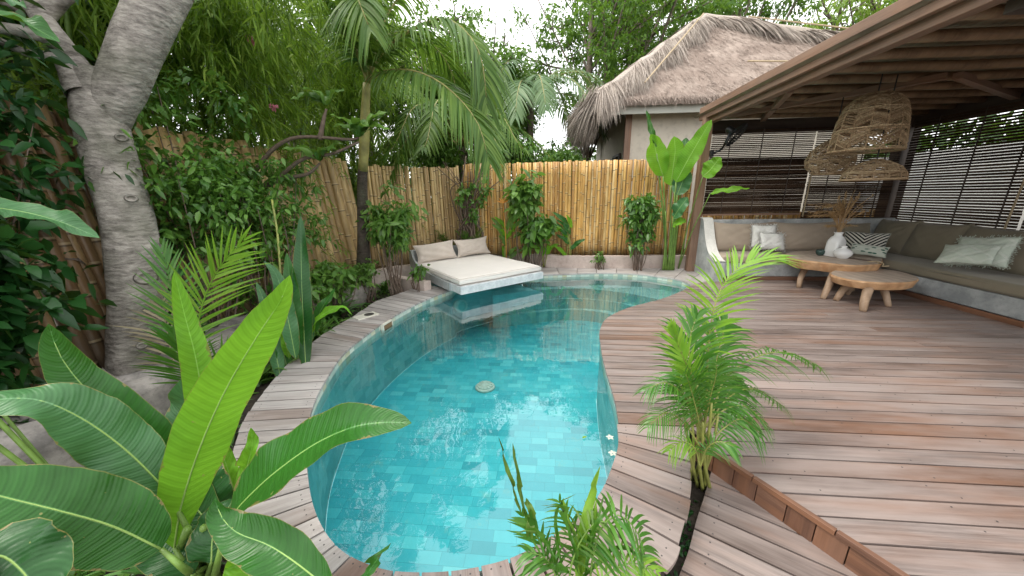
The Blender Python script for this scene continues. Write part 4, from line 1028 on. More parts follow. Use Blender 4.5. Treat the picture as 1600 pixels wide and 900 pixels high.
# curved arm at the left end
q = [(6.38, 0.95), (6.22, 0.94), (6.14, 0.80), (6.02, 0.58), (5.88, 0.42), (5.70, 0.33), (5.60, 0.31)]
top = crv(q, 20)
mb = MB(); P = np.vstack([top, [[5.60, 0.0], [6.38, 0.0]]]); n_ = len(P)
def armv(x, off=0): return [np.array([x + 0.06 * (b < 5.7) * 0, a, b]) for a, b in P]
V = [np.array([2.76, a, b]) for a, b in P] + [np.array([2.90, a, b]) for a, b in P]
mb.add(V, [tuple(range(n_))[::-1], tuple(range(n_, 2 * n_))] + [(i, (i + 1) % n_, n_ + (i + 1) % n_, n_ + i) for i in range(n_)])
mb.build('curved_arm', M['conc'], t)
mb = MB(); G = [[(2.745, a, b + 0.003), (2.745, a, b + 0.018), (2.905, a, b + 0.018), (2.905, a, b + .003)] for a, b in top]; mb.grid(np.array(G)); mb.build('arm_rim', M['conc_rim'], t)
I3 = np.eye(3)
mb = MB(); cushion_box(mb, (3.92, 6.00, 0.345), (2.02, 0.62, 0.125), I3, 0.03, 0.008, 5, .004); tag(mb.build('seat_cushion', M['fab_taupe'], smooth=True), 'long taupe seat cushion on the back bench', 'cushion', 'seat cushions of the sofa')
mb = MB(); cushion_box(mb, (5.33, 5.00, 0.345), (0.80, 2.55, 0.13), I3, 0.03, 0.008, 6, .004); tag(mb.build('seat_cushion', M['fab_olive'], smooth=True), 'long dark olive seat cushion on the right bench', 'cushion', 'seat cushions of the sofa')
gb = 'back cushions of the sofa'
for i, (x, w, m_, lab) in enumerate(((3.40, 0.98, 'fab_taupe', 'leftmost taupe back cushion beside the curved concrete arm'), (4.40, 1.02, 'fab_taupe', 'taupe back cushion to the right of the small white cushions'))):
    pillow('back_cushion', (x, 6.17, 0.65), frame((0, -1), 14, rng.uniform(-1, 1)), w, 0.50, 0.21, m_, 30 + i, pinch=0.05, wr=0.010, label=lab, group=gb, sag=.05)
pillow('back_cushion', (5.15, 6.15, 0.635), frame((0, -1), 12), 0.46, 0.46, 0.18, 'fab_olive', 33, pinch=0.05, label='narrow back cushion in the shade behind the dried grass', group=gb)
for i, (y_, w, lab) in enumerate(((5.98, .62, 'olive back cushion in the corner above the black and white chevron cushion'), (5.38, 0.66, 'olive back cushion right of the corner post'), (4.66, 0.82, 'olive back cushion behind the pale mint cushions'), (3.95, 0.62, 'olive back cushion cut by the right edge of the photo'))):
    pillow('back_cushion', (5.57, y_, 0.665), frame((-1, 0), 16, rng.uniform(-2, 2)), w * 1.04, 0.55, 0.21, 'fab_olive', 40 + i, pinch=0.05, wr=0.010, label=lab, group=gb, sag=.04)
# small cushions
gs = 'small scatter cushions on the sofa'
def at_pillow(px, py, Y, facing, tilt, roll, w, h, d, mat, seed, lab, fringe=False, dz=0):
    c = atY(px, py, Y); return pillow('scatter_cushion', c, frame(facing, tilt, roll), w, h, d, mat, seed, pinch=0.07, wr=0.008, label=lab, group=gs, fringe=fringe)
at_pillow(1193, 369, 5.98, (-0.1, -1), 14, 0, 0.36, 0.36, 0.11, 'fab_white', 51, 'square white cushion with fringed edge behind the smaller white one', True)
at_pillow(1206, 377, 5.86, (0.1, -1), 24, -4, 0.40, 0.27, 0.11, 'fab_white', 52, 'small oblong white cushion in front of the fringed square one', True)
at_pillow(1350, 380, 5.72, (-0.8, -0.75), 20, 0, 0.50, 0.34, 0.12, 'fab_chev', 53, 'black and white chevron cushion in the sofa corner')
at_pillow(1357, 391, 5.42, (-0.8, -0.8), 30, -4, 0.40, 0.16, 0.10, 'fab_trop', 54, 'low white cushion with green leaf print in front of the chevron one')
at_pillow(1535, 393, 4.42, (-1, -0.25), 30, 8, 0.46, 0.38, 0.12, 'fab_mint', 55, 'pale mint cushion with fringed top behind the crossed pattern one', True)
at_pillow(1512, 397, 4.42, (-1, -0.3), 46, 10, 0.44, 0.30, 0.12, 'fab_mint', 56, 'pale mint cushion with raised crossed pattern lying in front')

# ================================================================== TABLES
def edge_table(outline_px, z, th, legs, label):
    legs = [(a, b, c, d, e * .74) for a, b, c, d, e in legs]
    P = np.array([GZ(x, y_, z)[:2] for x, y_ in outline_px]); c = P.mean(0); Q = closed_curve(list(P), 5); n_ = len(Q)
    t = thing('coffee_table', (c[0], c[1], 0), label, 'coffee table', 'live edge coffee tables')
    mb = MB(); rings = []
    for k, (s, zz) in enumerate(((1.0, z - 0.004), (1.012, z - 0.02), (0.985, z - th * .5), (0.94, z - th + .008), (0.90, z - th))):
        jit = 1 + (0 if k == 0 else 1) * 0.008 * np.sin(np.arange(n_) * 1.9 + k)
        rings.append(np.c_[c + (Q - c) * s * jit[:, None], np.full(n_, zz)])
    G = np.array(rings); G = np.concatenate([G, G[:, :1]], 1); mb.grid(G)
    topc = np.c_[c + (Q - c) * 0.985, np.full(n_, z)]; mb.grid(np.concatenate([np.array([topc, rings[0]]), np.array([topc, rings[0]])[:, :1]], 1))
    mb2 = topc; V = np.vstack([topc, [[c[0], c[1], z + .001]]]); mb.add(V, [(i, (i + 1) % n_, n_) for i in range(n_)], None, 1)
    V = np.vstack([rings[-1], [[c[0], c[1], z - th]]]); mb.add(V, [((i + 1) % n_, i, n_) for i in range(n_)])
    o = mb.build('tabletop', [M['slab'], M['slabtop']], t)
    for fx, fy, tx, ty, r in legs:
        a = np.array([tx, ty, z - th + .01]); b = np.array([fx, fy, 0.0]); m_ = (a + b) / 2 + rng.normal(size=3) * 0.01
        mb = MB(); mb.tube(crv([b, m_, a], 8), r * np.array([.72, .84, .92, .98, 1.02, 1.08, 1.12, 1.15]), 12, rough=0.04); mb.build('leg', M['leg'], t, True)
    return t
edge_table([(1228, 397), (1250, 392), (1300, 391), (1345, 394), (1376, 401), (1377, 411), (1368, 413), (1330, 414), (1280, 409), (1240, 404)], 0.43, 0.14,
           [(3.72, 4.68, 3.92, 4.85, .055), (3.80, 5.24, 3.98, 5.42, .052), (4.42, 5.1, 4.38, 5.1, .05)], 'longer higher live edge wooden table carrying the white vases')
edge_table([(1298, 428), (1310, 421), (1350, 418), (1400, 423), (1430, 431), (1434, 437), (1415, 441), (1370, 441), (1325, 436)], 0.335, 0.105,
           [(3.79, 4.17, 3.93, 4.33, .058), (3.82, 4.60, 4.0, 4.66, .055), (4.25, 4.37, 4.24, 4.50, .05), (4.2, 4.9, 4.2, 4.85, .045)], 'lower round live edge wooden table in front of the vase table')
# vases
vc = GZ(1302, 400, 0.432); t = thing('tall_vase', vc, 'taller square shouldered white ceramic vase holding dried grass', 'vase')
mb = MB(); prof = [(0.085, 0), (0.095, 0.01), (0.093, 0.09), (0.09, 0.16), (0.082, 0.20), (0.06, 0.235), (0.04, 0.25), (0.036, 0.275), (0.045, 0.285), (0.045, 0.295), (0.034, 0.295), (0.03, 0.26)]
V = []; nn_ = 32; a_ = rad(25); prof = [(r_ * 1.25, z_ * 1.22) for r_, z_ in prof]
for r_, z_ in prof:
    pw_ = 5 if z_ < 0.27 else 2
    for k in range(nn_):
        th = 2 * math.pi * k / nn_; cx, sx = math.cos(th), math.sin(th); m_ = (abs(cx) ** pw_ + abs(sx) ** pw_) ** (-1 / pw_)
        x_, y_ = cx * m_ * r_, sx * m_ * r_ * (0.75 if z_ < .27 else 1); V.append(vc + [x_ * math.cos(a_) - y_ * math.sin(a_), x_ * math.sin(a_) + y_ * math.cos(a_), z_])
m_ = len(prof); mb.add(V, [(i * nn_ + k, i * nn_ + (k + 1) % nn_, (i + 1) * nn_ + (k + 1) % nn_, (i + 1) * nn_ + k) for i in range(m_ - 1) for k in range(nn_)] + [tuple(range(nn_))[::-1]])
mb.build('vase_body', M['ceramic'], t, True)
v2 = GZ(1315, 403.5, 0.432); mb = MB(); mb.lathe([(r_ * 1.2, z_ * 1.25) for r_, z_ in [(0.05, 0), (0.055, 0.006), (0.085, 0.04), (0.092, 0.065), (0.08, 0.09), (0.045, 0.112), (0.026, 0.12), (0.024, 0.132), (0.032, 0.142), (0.03, 0.145), (0.02, 0.14), (0.018, .12)]], v2, 32)
tag(mb.build('round_vase', M['ceramic'], smooth=True), 'small round squat white vase in front of the taller one', 'vase')
gv = vc + [0, 0, 0.33]; mb = MB()
for i in range(46):
    a = rng.uniform(0, 6.28); left = rng.random() < 0.55
    tip = gv + np.array([-0.16 - rng.random() * 0.30 if left else rng.normal() * 0.08 + .03, rng.normal() * 0.1, 0.0]) + [0, 0, rng.uniform(.26, .42) if left else rng.uniform(0.3, 0.6)]
    if i % 11 == 0: tip = gv + [0.22 * rng.choice([-1, 1.0]), rng.normal() * .05, 0.12]
    midp = gv + (tip - gv) * np.array([0.35, 0.4, 0.0]) + [0, 0, max(0.12, (tip[2] - gv[2]) * (0.98 if left else .6))]
    pts = crv([gv + rng.normal(size=3) * [.01, .01, 0] - [0, 0, .15], gv + rng.normal(size=3) * [.008, .008, 0], midp, tip], 14); mb.tube(pts, np.linspace(0.0036, 0.002, 14), 4)
    sg = pts[7:]; k = rng.integers(0, 6, 60); P = sg[k] + rng.random((60, 1)) * (sg[np.minimum(k + 1, 6)] - sg[k]); T_ = nz(sg[np.minimum(k + 1, 6)] - sg[k])
    strips(mb, P, T_ + rng.normal(size=(60, 3)) * .35, 0.045, 0.006, 0.15, 2)
tag(mb.build('dried_grass', M['grassd']), 'spray of dried tan pampas grass in the taller white vase', 'dried grass')
gc = GZ(1281, 399, 0.432); mb = MB(); mb.lathe([(0.035, 0), (0.055, 0.03), (0.062, 0.06), (0.055, .085), (0.05, .085), (0.055, .06), (.03, .01)], gc, 24); tag(mb.build('glass_bowl', M['glass_d'], smooth=True), 'dark green glass bowl left of the tall white vase', 'bowl')
gc = GZ(1330, 403, 0.432) + [0.05, .15, 0]; mb = MB(); mb.lathe([(0.04, 0), (0.05, 0.02), (0.052, 0.09), (0.048, 0.09), (.045, .02)], gc, 24); tag(mb.build('glass_candle_holder', M['glass_d'], smooth=True), 'dark glass holder behind the squat white vase', 'candle holder')
a = GZ(1322, 403, 0.437); b = GZ(1362, 408, 0.437); mb = MB(); mb.beam(a, b, 0.02, 0.008); mb.beam(a + [0.02, .03, .006], b + [0, .02, .006], .014, .006); tag(mb.build('incense_holder', M['twig']), 'thin dark wooden incense stick holder lying on the table', 'incense holder')
a = GZ(1355, 409, 0.437); mb = MB(); mb.tube(crv([a, a + [.06, -.05, .01], a + [.1, -.12, .0], a + [.06, -.16, -.03], a + [.12, -.18, -.02]], 16), 0.007, 6); mb.tube(crv([a + [.12, 0, 0], a + [.06, -.08, .012], a + [.02, -.14, 0]], 10), 0.007, 6); tag(mb.build('rope_tie', M['rope'], smooth=True), 'knotted pale rope lying at the right end of the vase table', 'rope')

# ================================================================== HOUSE WITH THATCHED ROOF
HX0, HX1, HY0, HY1 = 1.15, 10.6, 8.4, 14.4; EZ = 3.22; AP = np.array([4.35, 11.3, 5.95])
t = thing('thatched_house', (2.0, 9.0, 0), 'cream walled bungalow with a steep grey thatched roof behind the fence', 'house')
mb = MB(); mb.box((4.65, 9.05, 1.7), (5.3, 0.15, 3.4)); mb.build('front_wall', M['wall'], t)
mb = MB(); mb.box((2.08, 11.6, 1.7), (0.14, 4.9, 3.4)); mb.build('side_wall', M['wall'], t)
mb = MB(); mb.beam((1.98, 8.93, 0), (1.98, 8.93, 3.35), 0.14, 0.14, (0, 1, 0)); mb.build('pillar', M['beam'], t)
mb = MB(); mb.beam((2.0, 9.6, 2.05), (2.0, 10.4, 2.05), 0.05, 0.5); w_ = mb.build('window', simple('window_glass', (0.03, 0.035, 0.035), 0.08, 0.1), t)
mb = MB(); 
for y_ in (9.6, 10.0, 10.4): mb.beam((1.97, y_, 1.7), (1.97, y_, 2.36), 0.06, 0.05, (0, 1, 0))
mb.beam((1.97, 9.57, 2.36), (1.97, 10.43, 2.36), 0.05, 0.06); mb.build('window_frame', M['darkwood'], w_)
mb = MB(); mb.beam((HX0 + .25, HY0 + .12, EZ + .03), (HX1 - .3, HY0 + .12, EZ - .01), 0.05, 0.33); mb.build('eave_board', M['fasciab'], t)
mb = MB(); mb.beam((HX0 + .3, HY0 + .15, EZ + .02), (HX0 + .3, HY1, EZ + .02), 0.05, 0.2); mb.build('side_eave_board', M['darkwood'], t)
mb = MB(); mb.add([(HX0 + .2, HY0 + .14, EZ + .12), (HX1, HY0 + .14, EZ + .12), (HX1, HY1, EZ + .12), (HX0 + .2, HY1, EZ + .12)], [(3, 2, 1, 0)]); mb.build('soffit', M['darkwood'], t)
cor = [np.array([HX0, HY0, EZ + .12]), np.array([HX1, HY0, EZ + .12]), np.array([HX1, HY1, EZ + .12]), np.array([HX0, HY1, EZ + .12])]
mb = MB(); st_ = MB()
def face(a, b, ap, nn=34, strand=5200):
    us = np.linspace(0, 1, nn); G = np.zeros((nn, nn, 3))
    nrm_ = nz(np.cross(b - a, ap - a)); 
    if nrm_[2] < 0: nrm_ = -nrm_
    for i, s in enumerate(us):
        l = a * (1 - s) + ap * s; r = b * (1 - s) + ap * s
        for j, w in enumerate(us): G[i, j] = l * (1 - w) + r * w + nrm_ * (0.03 * math.sin(s * 40 + 3 * math.sin(w * 9)) * 0.4 + rng.normal() * 0.008 - 0.12 * 0)
    mb.grid(G)
    # thickness at the eave
    lip = G[0]; mb.grid(np.array([lip + [0, 0, -0.12], lip]))
    s = rng.random(strand) ** 1.4; w = rng.random(strand); l = a[None] * (1 - s[:, None]) + ap[None] * s[:, None]; r = b[None] * (1 - s[:, None]) + ap[None] * s[:, None]
    P = l * (1 - w[:, None]) + r * w[:, None] + nrm_ * 0.01
    dn = nz((a + b) / 2 - ap); D = dn + rng.normal(size=(strand, 3)) * [.35, .35, .12] + nrm_ * 0.10
    strips(st_, P, D, rng.uniform(.10, .26, strand), 0.014, 0.12, 2, np.tile(nrm_, (strand, 1)) + rng.normal(size=(strand, 3)) * .3)
    # eave fringe
    k = 2600; w = rng.random(k); P = a * (1 - w[:, None]) + b * w[:, None] + nrm_ * .02 + rng.normal(size=(k, 3)) * [.02, .02, .02] - dn * 0.05
    strips(st_, P, dn * .7 + np.array([0, 0, -.6]) + rng.normal(size=(k, 3)) * .12, rng.uniform(.09, .20, k), 0.012, .2, 2, np.tile(nrm_, (k, 1)))
face(cor[0], cor[1], AP); face(cor[3], cor[0], AP, strand=2500); face(cor[1], cor[2], AP, strand=600); face(cor[2], cor[3], AP, strand=200)
mb.build('thatch_roof', M['thatch'], t, True); st_.build('thatch_straw', M['thatch'], t)
# shaggy hip and ridge caps
def cap(a, b, w, n, label=None):
    st2 = MB(); d = nz(b - a); s = nz(np.cross(d, [0, 0, 1])); L = np.linalg.norm(b - a)
    q = rng.random(n); side = rng.choice([-1, 1], n); off = rng.uniform(-.1, .1, n)
    P = a + (b - a) * q[:, None] + s * off[:, None] * side[:, None] + np.array([0, 0, 1.0]) * (0.12 - abs(off))[:, None] + np.array([0, 0, 1.0]) * (0.05 * np.sin(q * 24))[:, None]
    down = nz(d * (-0.55 if d[2] > 0 else 0.55) + s * 0)  # towards the eave
    D = s[None] * side[:, None] * 0.9 + down[None] * 0.9 + np.array([0, 0, -0.35])[None] + rng.normal(size=(n, 3)) * .13
    strips(st2, P, D, w * rng.uniform(.6, 1.25, n) * (1 + .2 * np.sin(q * 24)), 0.02, 0.30, 4)
    # solid core under the hair
    rr = 0.10; core = crv([a + (b - a) * k + [0, 0, 0.03 + 0.02 * math.sin(k * 24)] for k in np.linspace(0, 1, 12)], 30); st2.tube(core, rr * (1 + .12 * np.sin(np.arange(30) * 1.3)), 10)
    return st2.build('thatch_cap', M['thatchcap'], t)
cap(cor[0] + [0, 0, .05], AP, 0.72, 7500); cap(cor[1] + [0, 0, .05], AP, 0.72, 6500); cap(cor[3] + [0, 0, .05], AP, 0.5, 1500)
# heavy tuft hanging from the left hip end and along the left eave
st2 = MB(); n_ = 4200; q = rng.random(n_) ** 1.5
P = cor[0] + np.array([0.05, 0.15, 0.16]) + np.array([0, 3.2, 0.0]) * q[:, None] + rng.normal(size=(n_, 3)) * [.10, .12, .08]
D = np.array([-0.55, -0.12, -0.8]) + rng.normal(size=(n_, 3)) * .16
strips(st2, P, D, rng.uniform(.42, .80, n_) * (1 - .3 * q), 0.022, 0.5, 4); st2.build('thatch_fringe', M['thatchcap'], t)
# tie ropes on the roof
mb = MB()
for a, b in ((cor[0] + [1.05, .25, .32], AP + [-.35, -.75, -.28]), (AP + [.75, -.7, -.38], cor[1] + [-1.4, .6, .82]), (AP + [0.2, -2.1, -1.8], cor[1] + [-1.6, .1, .35])):
    mb.tube(crv([a, (np.array(a) + b) / 2 + [0, -0.0, 0.0], b], 12) + [0, -.06, .06], 0.016, 6)
mb.build('roof_rope', M['rope'], t)
# neighbour thatch showing over the left fence
nb = atX(470, 262, -5.2); t = thing('neighbour_hut_roof', nb, 'small patch of dry palm thatch roof just above the tan fence', 'thatched roof')
mb = MB(); a = atX(436, 212, -5.2); b = atX(492, 252, -5.2); c_ = b + [0.1, -.1, -.7]; d_ = a + [-0.1, -.3, -.6]
mb.add([a, b, c_, d_, a + [-.1, .1, 0], b + [-.1, .1, 0], c_ + [-.1, .1, 0], d_ + [-.1, .1, 0]], [(0, 1, 2, 3), (7, 6, 5, 4), (0, 4, 5, 1)]); mb.build('thatch_sheet', M['thatch'], t)
mb = MB(); n_ = 2200; w = rng.random((n_, 1)); v_ = rng.random((n_, 1)); P = (a * (1 - w) + b * w) * (1 - v_) + (d_ * (1 - w) + c_ * w) * v_ + [0.02, -.02, .02]
strips(mb, P, np.array([0.15, -.1, -.9]) + rng.normal(size=(n_, 3)) * .25, .22, .02, .1, 2); mb.build('straw', M['thatchcap'], t)
# pale neighbouring wall beyond the right blinds
zt = atX(1430, 240, 7.4)[2]
mb = MB(); mb.box((7.45, 5.0, zt / 2), (0.12, 8.5, zt)); tag(mb.build('boundary_wall', M['wallw']), 'pale rendered wall glimpsed through the right blinds', 'wall')
# ================================================================== BIG TREE AT THE LEFT
base = GZ(212, 612, -0.1)
t = thing('frangipani_tree', base, 'big gnarled grey tree trunk forking at the upper left', 'tree')
def trunk_surface(mb, pts, rad_, n=28, amp=0.06, seed=0, seg=70):
    r_ = np.random.default_rng(seed); P = crv(pts, seg); R = np.interp(np.linspace(0, 1, seg), np.linspace(0, 1, len(rad_)), rad_)
    T = nz(np.gradient(P, axis=0)); A = nz(np.cross(T[0], [0, 1, 0])); G = np.zeros((seg, n + 1, 3)); ph = r_.uniform(0, 6, 12); U = np.zeros((seg, n + 1, 2))
    for i in range(seg):
        A = nz(A - T[i] * np.dot(A, T[i])); B = np.cross(T[i], A); s = i / seg
        for k in range(n + 1):
            a = 2 * math.pi * (k % n) / n
            m_ = 1 + amp * (math.sin(3 * a + ph[0] + s * 5) * .6 + math.sin(2 * a + ph[1] - s * 7) * .7 + .5 * math.sin(s * 17 + ph[2]) * math.cos(a + ph[3]) + .3 * math.sin(7 * a + s * 23 + ph[4])) + 0.004 * math.sin(s * 150 + 2 * math.sin(a * 2 + ph[5]))
            G[i, k] = P[i] + (A * math.cos(a) + B * math.sin(a)) * R[i] * m_; U[i, k] = (k / n, s)
    mb.grid(G[:, ::-1], U)
D0 = 2.72
tp = [PX(214, 640, 2.72), PX(214, 540, D0), PX(214, 440, 2.68), PX(203, 350, 2.66), PX(180, 270, 2.64), PX(158, 180, 2.6), PX(152, 110, 2.55)]
mb = MB(); trunk_surface(mb, tp, [.20, .165, .155, .15, .155, .16, .155, .12], amp=0.07, seed=2, seg=110)
rp_ = [PX(165, 215, 2.62), PX(188, 140, 2.6), PX(215, 72, 2.6), PX(244, 5, 2.6), PX(290, -90, 2.6), PX(360, -200, 2.6)]
trunk_surface(mb, rp_, [.10, .15, .155, .155, .15, .14], amp=0.05, seed=5, seg=70)
lp_ = [PX(140, 150, 2.55), PX(100, 78, 2.5), PX(62, 20, 2.5), PX(40, -60, 2.5)]
trunk_surface(mb, lp_, [.12, .075, .06, .055], seed=8, seg=50)
for pts, r in (([PX(110, 85, 2.5), PX(75, 60, 2.35), PX(40, 50, 2.2), PX(-30, 40, 2.1)], [.07, .045, .035, .03]), ([PX(115, 100, 2.5), PX(80, 88, 2.4), PX(40, 82, 2.3), PX(-20, 55, 2.2)], [.05, .03, .025, .02]), ([PX(62, 30, 2.5), PX(85, 8, 2.5), PX(120, -20, 2.5)], [.06, .05, .045]), ([PX(45, 15, 2.5), PX(10, 2, 2.4), PX(-30, -20, 2.4)], [.05, .04, .035])):
    trunk_surface(mb, pts, r, n=12, seed=9, seg=24)
# knots
for px, py, r in ((228, 434, .035), (205, 310, .02), (190, 215, .02), (222, 540, .018)):
    c = PX(px, py, D0 - 0.175); mb.lathe([(r * 1.5, 0), (r * 1.25, 0.012), (r, 0.016), (r * .7, 0.0), (r * .3, -.01), (0, -.012)], c, 14, sx=1.3, axis=np.stack([nz(np.cross([0, 0, 1], CAM - c)), np.cross(nz(CAM - c), nz(np.cross([0, 0, 1], CAM - c))), nz(CAM - c)], 1))
mb.build('trunk', M['trunk'], t, True)
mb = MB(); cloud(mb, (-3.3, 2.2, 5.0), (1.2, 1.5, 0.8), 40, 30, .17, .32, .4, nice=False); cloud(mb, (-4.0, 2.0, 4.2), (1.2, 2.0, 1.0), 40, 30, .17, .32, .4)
mb.build('crown', M['broad'], t)  # crown mostly out of view, added overhead to shade the left side
# old leaning fence post/tree behind
mb = MB(); trunk_surface(mb, [PX(62, 215, 3.3), PX(48, 150, 3.3), PX(22, 60, 3.3), PX(5, 0, 3.3), PX(-10, -60, 3.3)], [.085, .08, .08, .08, .08], n=14, seed=3, seg=30)
trunk_surface(mb, [atX(110, 420, -3.6), PX(62, 215, 3.3)], [.09, .085], n=14, seed=4, seg=20)
tag(mb.build('leaning_tree_trunk', M['bark'], smooth=True), 'thin leaning trunk in deep shade at the far left behind the grey tree', 'tree')

# ================================================================== FOREGROUND HELICONIA
def plant(name, loc, label, cat='plant', group=None): return thing(name, loc, label, cat, group)
def leafpart(t, pts, hw, mat, **kw):
    stalk = kw.pop('stalk', None)
    mb = MB(); blade(mb, pts, hw, **kw)
    R = arcres(crv(pts, 30), 16); mb.tube(R[:-1] - nz(kw.get('normal', None) if kw.get('normal', None) is not None else nz(CAM - R.mean(0)))[None] * 0.001, np.linspace(0.0035, 0.001, 15) * (hw / .09) ** .5, 6, True, 2)
    if stalk is not None: mb.tube(crv(stalk + [pts[0]], 14), np.linspace(0.014, 0.006, 14) * (hw / .09) ** .5, 8, True, 1)
    return mb.build('leaf', [M[mat], M['stem'], M['rib']], t, True)
def V_(l): return [PX(*p) for p in l]
b0_ = GZ(318, 900, -0.15); t = plant('heliconia_plant', b0_, 'large heliconia with huge glossy paddle leaves in the left foreground', 'heliconia')
root = lambda dx=0, dy=0: b0_ + np.array([dx, dy, 0])
leafpart(t, V_([(272, 856, 1.22), (283, 790, 1.22), (312, 700, 1.2), (352, 610, 1.18), (402, 525, 1.16), (438, 470, 1.14), (453, 430, 1.13)]), 0.090, 'helib', stalk=[root(), PX(290, 880, 1.25)], fold=-0.12, wave=0.012, normal=nz(CAM - PX(350, 640, 1.2)) + np.array([0.45, 0, 0.1]), n=34, tipk=.85)
leafpart(t, V_([(338, 832, 1.3), (262, 742, 1.28), (190, 664, 1.24), (125, 598, 1.2), (92, 552, 1.17), (76, 506, 1.14)]), 0.092, 'heli', stalk=[root(.0, .05)], fold=0.22, wave=0.014, n=34)
leafpart(t, V_([(262, 768, 1.22), (200, 706, 1.17), (130, 655, 1.1), (55, 624, 1.03), (-25, 628, .98), (-80, 650, .95)]), 0.086, 'heliw', stalk=[root(-.02, .03), PX(300, 840, 1.25)], fold=0.12, wave=0.016, n=34, normal=(0.1, -.35, 1))
leafpart(t, V_([(252, 858, 1.12), (180, 824, 1.06), (100, 800, 1.0), (0, 775, .95), (-110, 745, .9)]), 0.115, 'heli', stalk=[root(-.04, 0), PX(290, 890, 1.15)], fold=0.10, wave=0.010, n=34, tipk=.75, normal=(0.0, -.6, 1))
leafpart(t, V_([(352, 822, 1.2), (375, 790, 1.18), (425, 742, 1.14), (490, 695, 1.1), (550, 668, 1.07), (600, 660, 1.06), (643, 661, 1.05)]), 0.105, 'heli', stalk=[root(.05, 0), PX(340, 880, 1.2)], fold=0.3, wave=0.012, n=36, tipk=.7, normal=(-0.35, -.6, 1))
leafpart(t, V_([(525, 930, .92), (470, 885, .94), (420, 852, .96), (370, 832, .98), (345, 806, 1.0), (336, 778, 1.0)]), 0.062, 'heli', fold=0.3, wave=0.012, n=28, tipk=.9, normal=(0.1, -.7, 1), stalk=[root(.35, -.25)])
leafpart(t, V_([(326, 770, 1.42), (318, 640, 1.42), (306, 560, 1.4), (288, 490, 1.38), (272, 424, 1.36)]), 0.052, 'helib', stalk=[root(.02, .12)], fold=0.35, wave=0.01, n=28, tipk=.85)
leafpart(t, V_([(300, 735, 1.6), (290, 680, 1.6), (295, 620, 1.58), (312, 575, 1.56)]), 0.085, 'heliw', stalk=[root(.0, .2)], fold=.15, normal=(0.3, -1, .4))
leafpart(t, V_([(330, 850, 1.32), (322, 790, 1.32), (315, 740, 1.34), (318, 690, 1.36)]), 0.085, 'helid', stalk=[root(.03, .08)], fold=.1)
leafpart(t, V_([(368, 775, 1.42), (358, 740, 1.42), (347, 705, 1.42), (343, 672, 1.42)]), 0.034, 'helib', stalk=[root(.05, .1)], fold=.3)
leafpart(t, V_([(378, 770, 1.36), (386, 730, 1.36), (394, 695, 1.36), (392, 668, 1.36)]), 0.03, 'helib', stalk=[root(.08, .06)], fold=.45)
leafpart(t, V_([(390, 935, 1.02), (388, 880, 1.04), (380, 840, 1.06)]), 0.065, 'helib', stalk=[root(.12, -.1)], fold=.1)
leafpart(t, V_([(-60, 880, .8), (0, 868, .85), (45, 905, .85), (70, 960, .85)]), 0.09, 'helid', stalk=[root(-.4, -.2)], fold=.2, normal=(0, -.4, 1))
leafpart(t, V_([(330, 880, 1.2), (335, 830, 1.22), (365, 780, 1.25)]), 0.07, 'helid', stalk=[root(.02, 0)], fold=.1)
leafpart(t, V_([(300, 900, 1.2), (250, 850, 1.25), (200, 780, 1.3), (160, 740, 1.33)]), 0.075, 'helid', stalk=[root(-.02, .05)], fold=.2)
mb = MB()
for k in range(9):
    a = root(rng.normal() * .05, rng.normal() * .05); b = PX(rng.uniform(285, 350), rng.uniform(800, 850), rng.uniform(1.2, 1.32)); mb.tube(crv([a, (a + b) / 2 + rng.normal(size=3) * .01, b], 8), 0.012, 7)
mb.build('stem', M['stem'], t, True)
# second leafy plant: leaves hanging in from the left edge
b2 = GZ(20, 560, -0.15); b2 = np.array([-2.35, 1.2, -.15]); t = plant('heliconia_plant', b2, 'heliconia out of frame at left whose leaf reaches in across the dark shrub', 'heliconia')
leafpart(t, V_([(-140, 330, 1.25), (-60, 322, 1.35), (20, 328, 1.45), (90, 345, 1.5), (156, 372, 1.55)]), 0.062, 'heliw', stalk=[b2, PX(-260, 480, 1.3)], fold=.35, tipk=.75, normal=(.1, -.5, 1))
leafpart(t, V_([(-120, 0, 1.2), (-40, 15, 1.3), (30, 32, 1.35), (94, 66, 1.4)]), 0.06, 'heli', stalk=[b2, PX(-300, 300, 1.3)], fold=.3, tipk=.75, normal=(.1, -.5, 1))
leafpart(t, V_([(-120, -30, 1.4), (-20, -12, 1.5), (20, 0, 1.5), (42, 14, 1.5)]), 0.03, 'heliw', stalk=[b2, PX(-280, 260, 1.4)], fold=.3)

# strap-leaved ground plants (foreground bottom)
def strap(name, loc, n, L, W, mat, label, cat='plant', droop=.5, up=1.0, spread=.7, group=None, seg=7):
    t = mb = MB(); a = rng.uniform(0, 6.28, n); D = np.stack([np.cos(a) * spread, np.sin(a) * spread, np.full(n, up)], 1) + rng.normal(size=(n, 3)) * .2
    P = np.array(loc) + rng.normal(size=(n, 3)) * [.03, .03, 0]
    strips(mb, P, D, L * rng.uniform(.6, 1.1, n), W, droop, seg, np.stack([-np.cos(a), -np.sin(a), np.full(n, 1.2)], 1))
    return tag(mb.build(name, M[mat], smooth=True), label, cat, group)
strap('spider_lily', GZ(250, 905, -.15), 26, .42, .02, 'grass', 'clump of thin strap leaves under the big heliconia at the bottom left')
strap('spider_lily', GZ(130, 900, -.15), 22, .32, .024, 'shrub', 'low dark strap leaves in the bottom left corner')
strap('spider_lily', GZ(350, 690, -.15), 34, .34, .02, 'grass', 'pale green strap leaves beside the left pool coping behind the bright heliconia leaf')
strap('spider_lily', GZ(330, 640, -.15), 24, .30, .02, 'shrubl', 'light strap leaves beside the foot of the grey trunk')
strap('spider_lily', GZ(280, 660, -.15), 24, .34, .024, 'grass', 'strap leaves at the right of the trunk base behind the upright leaf')

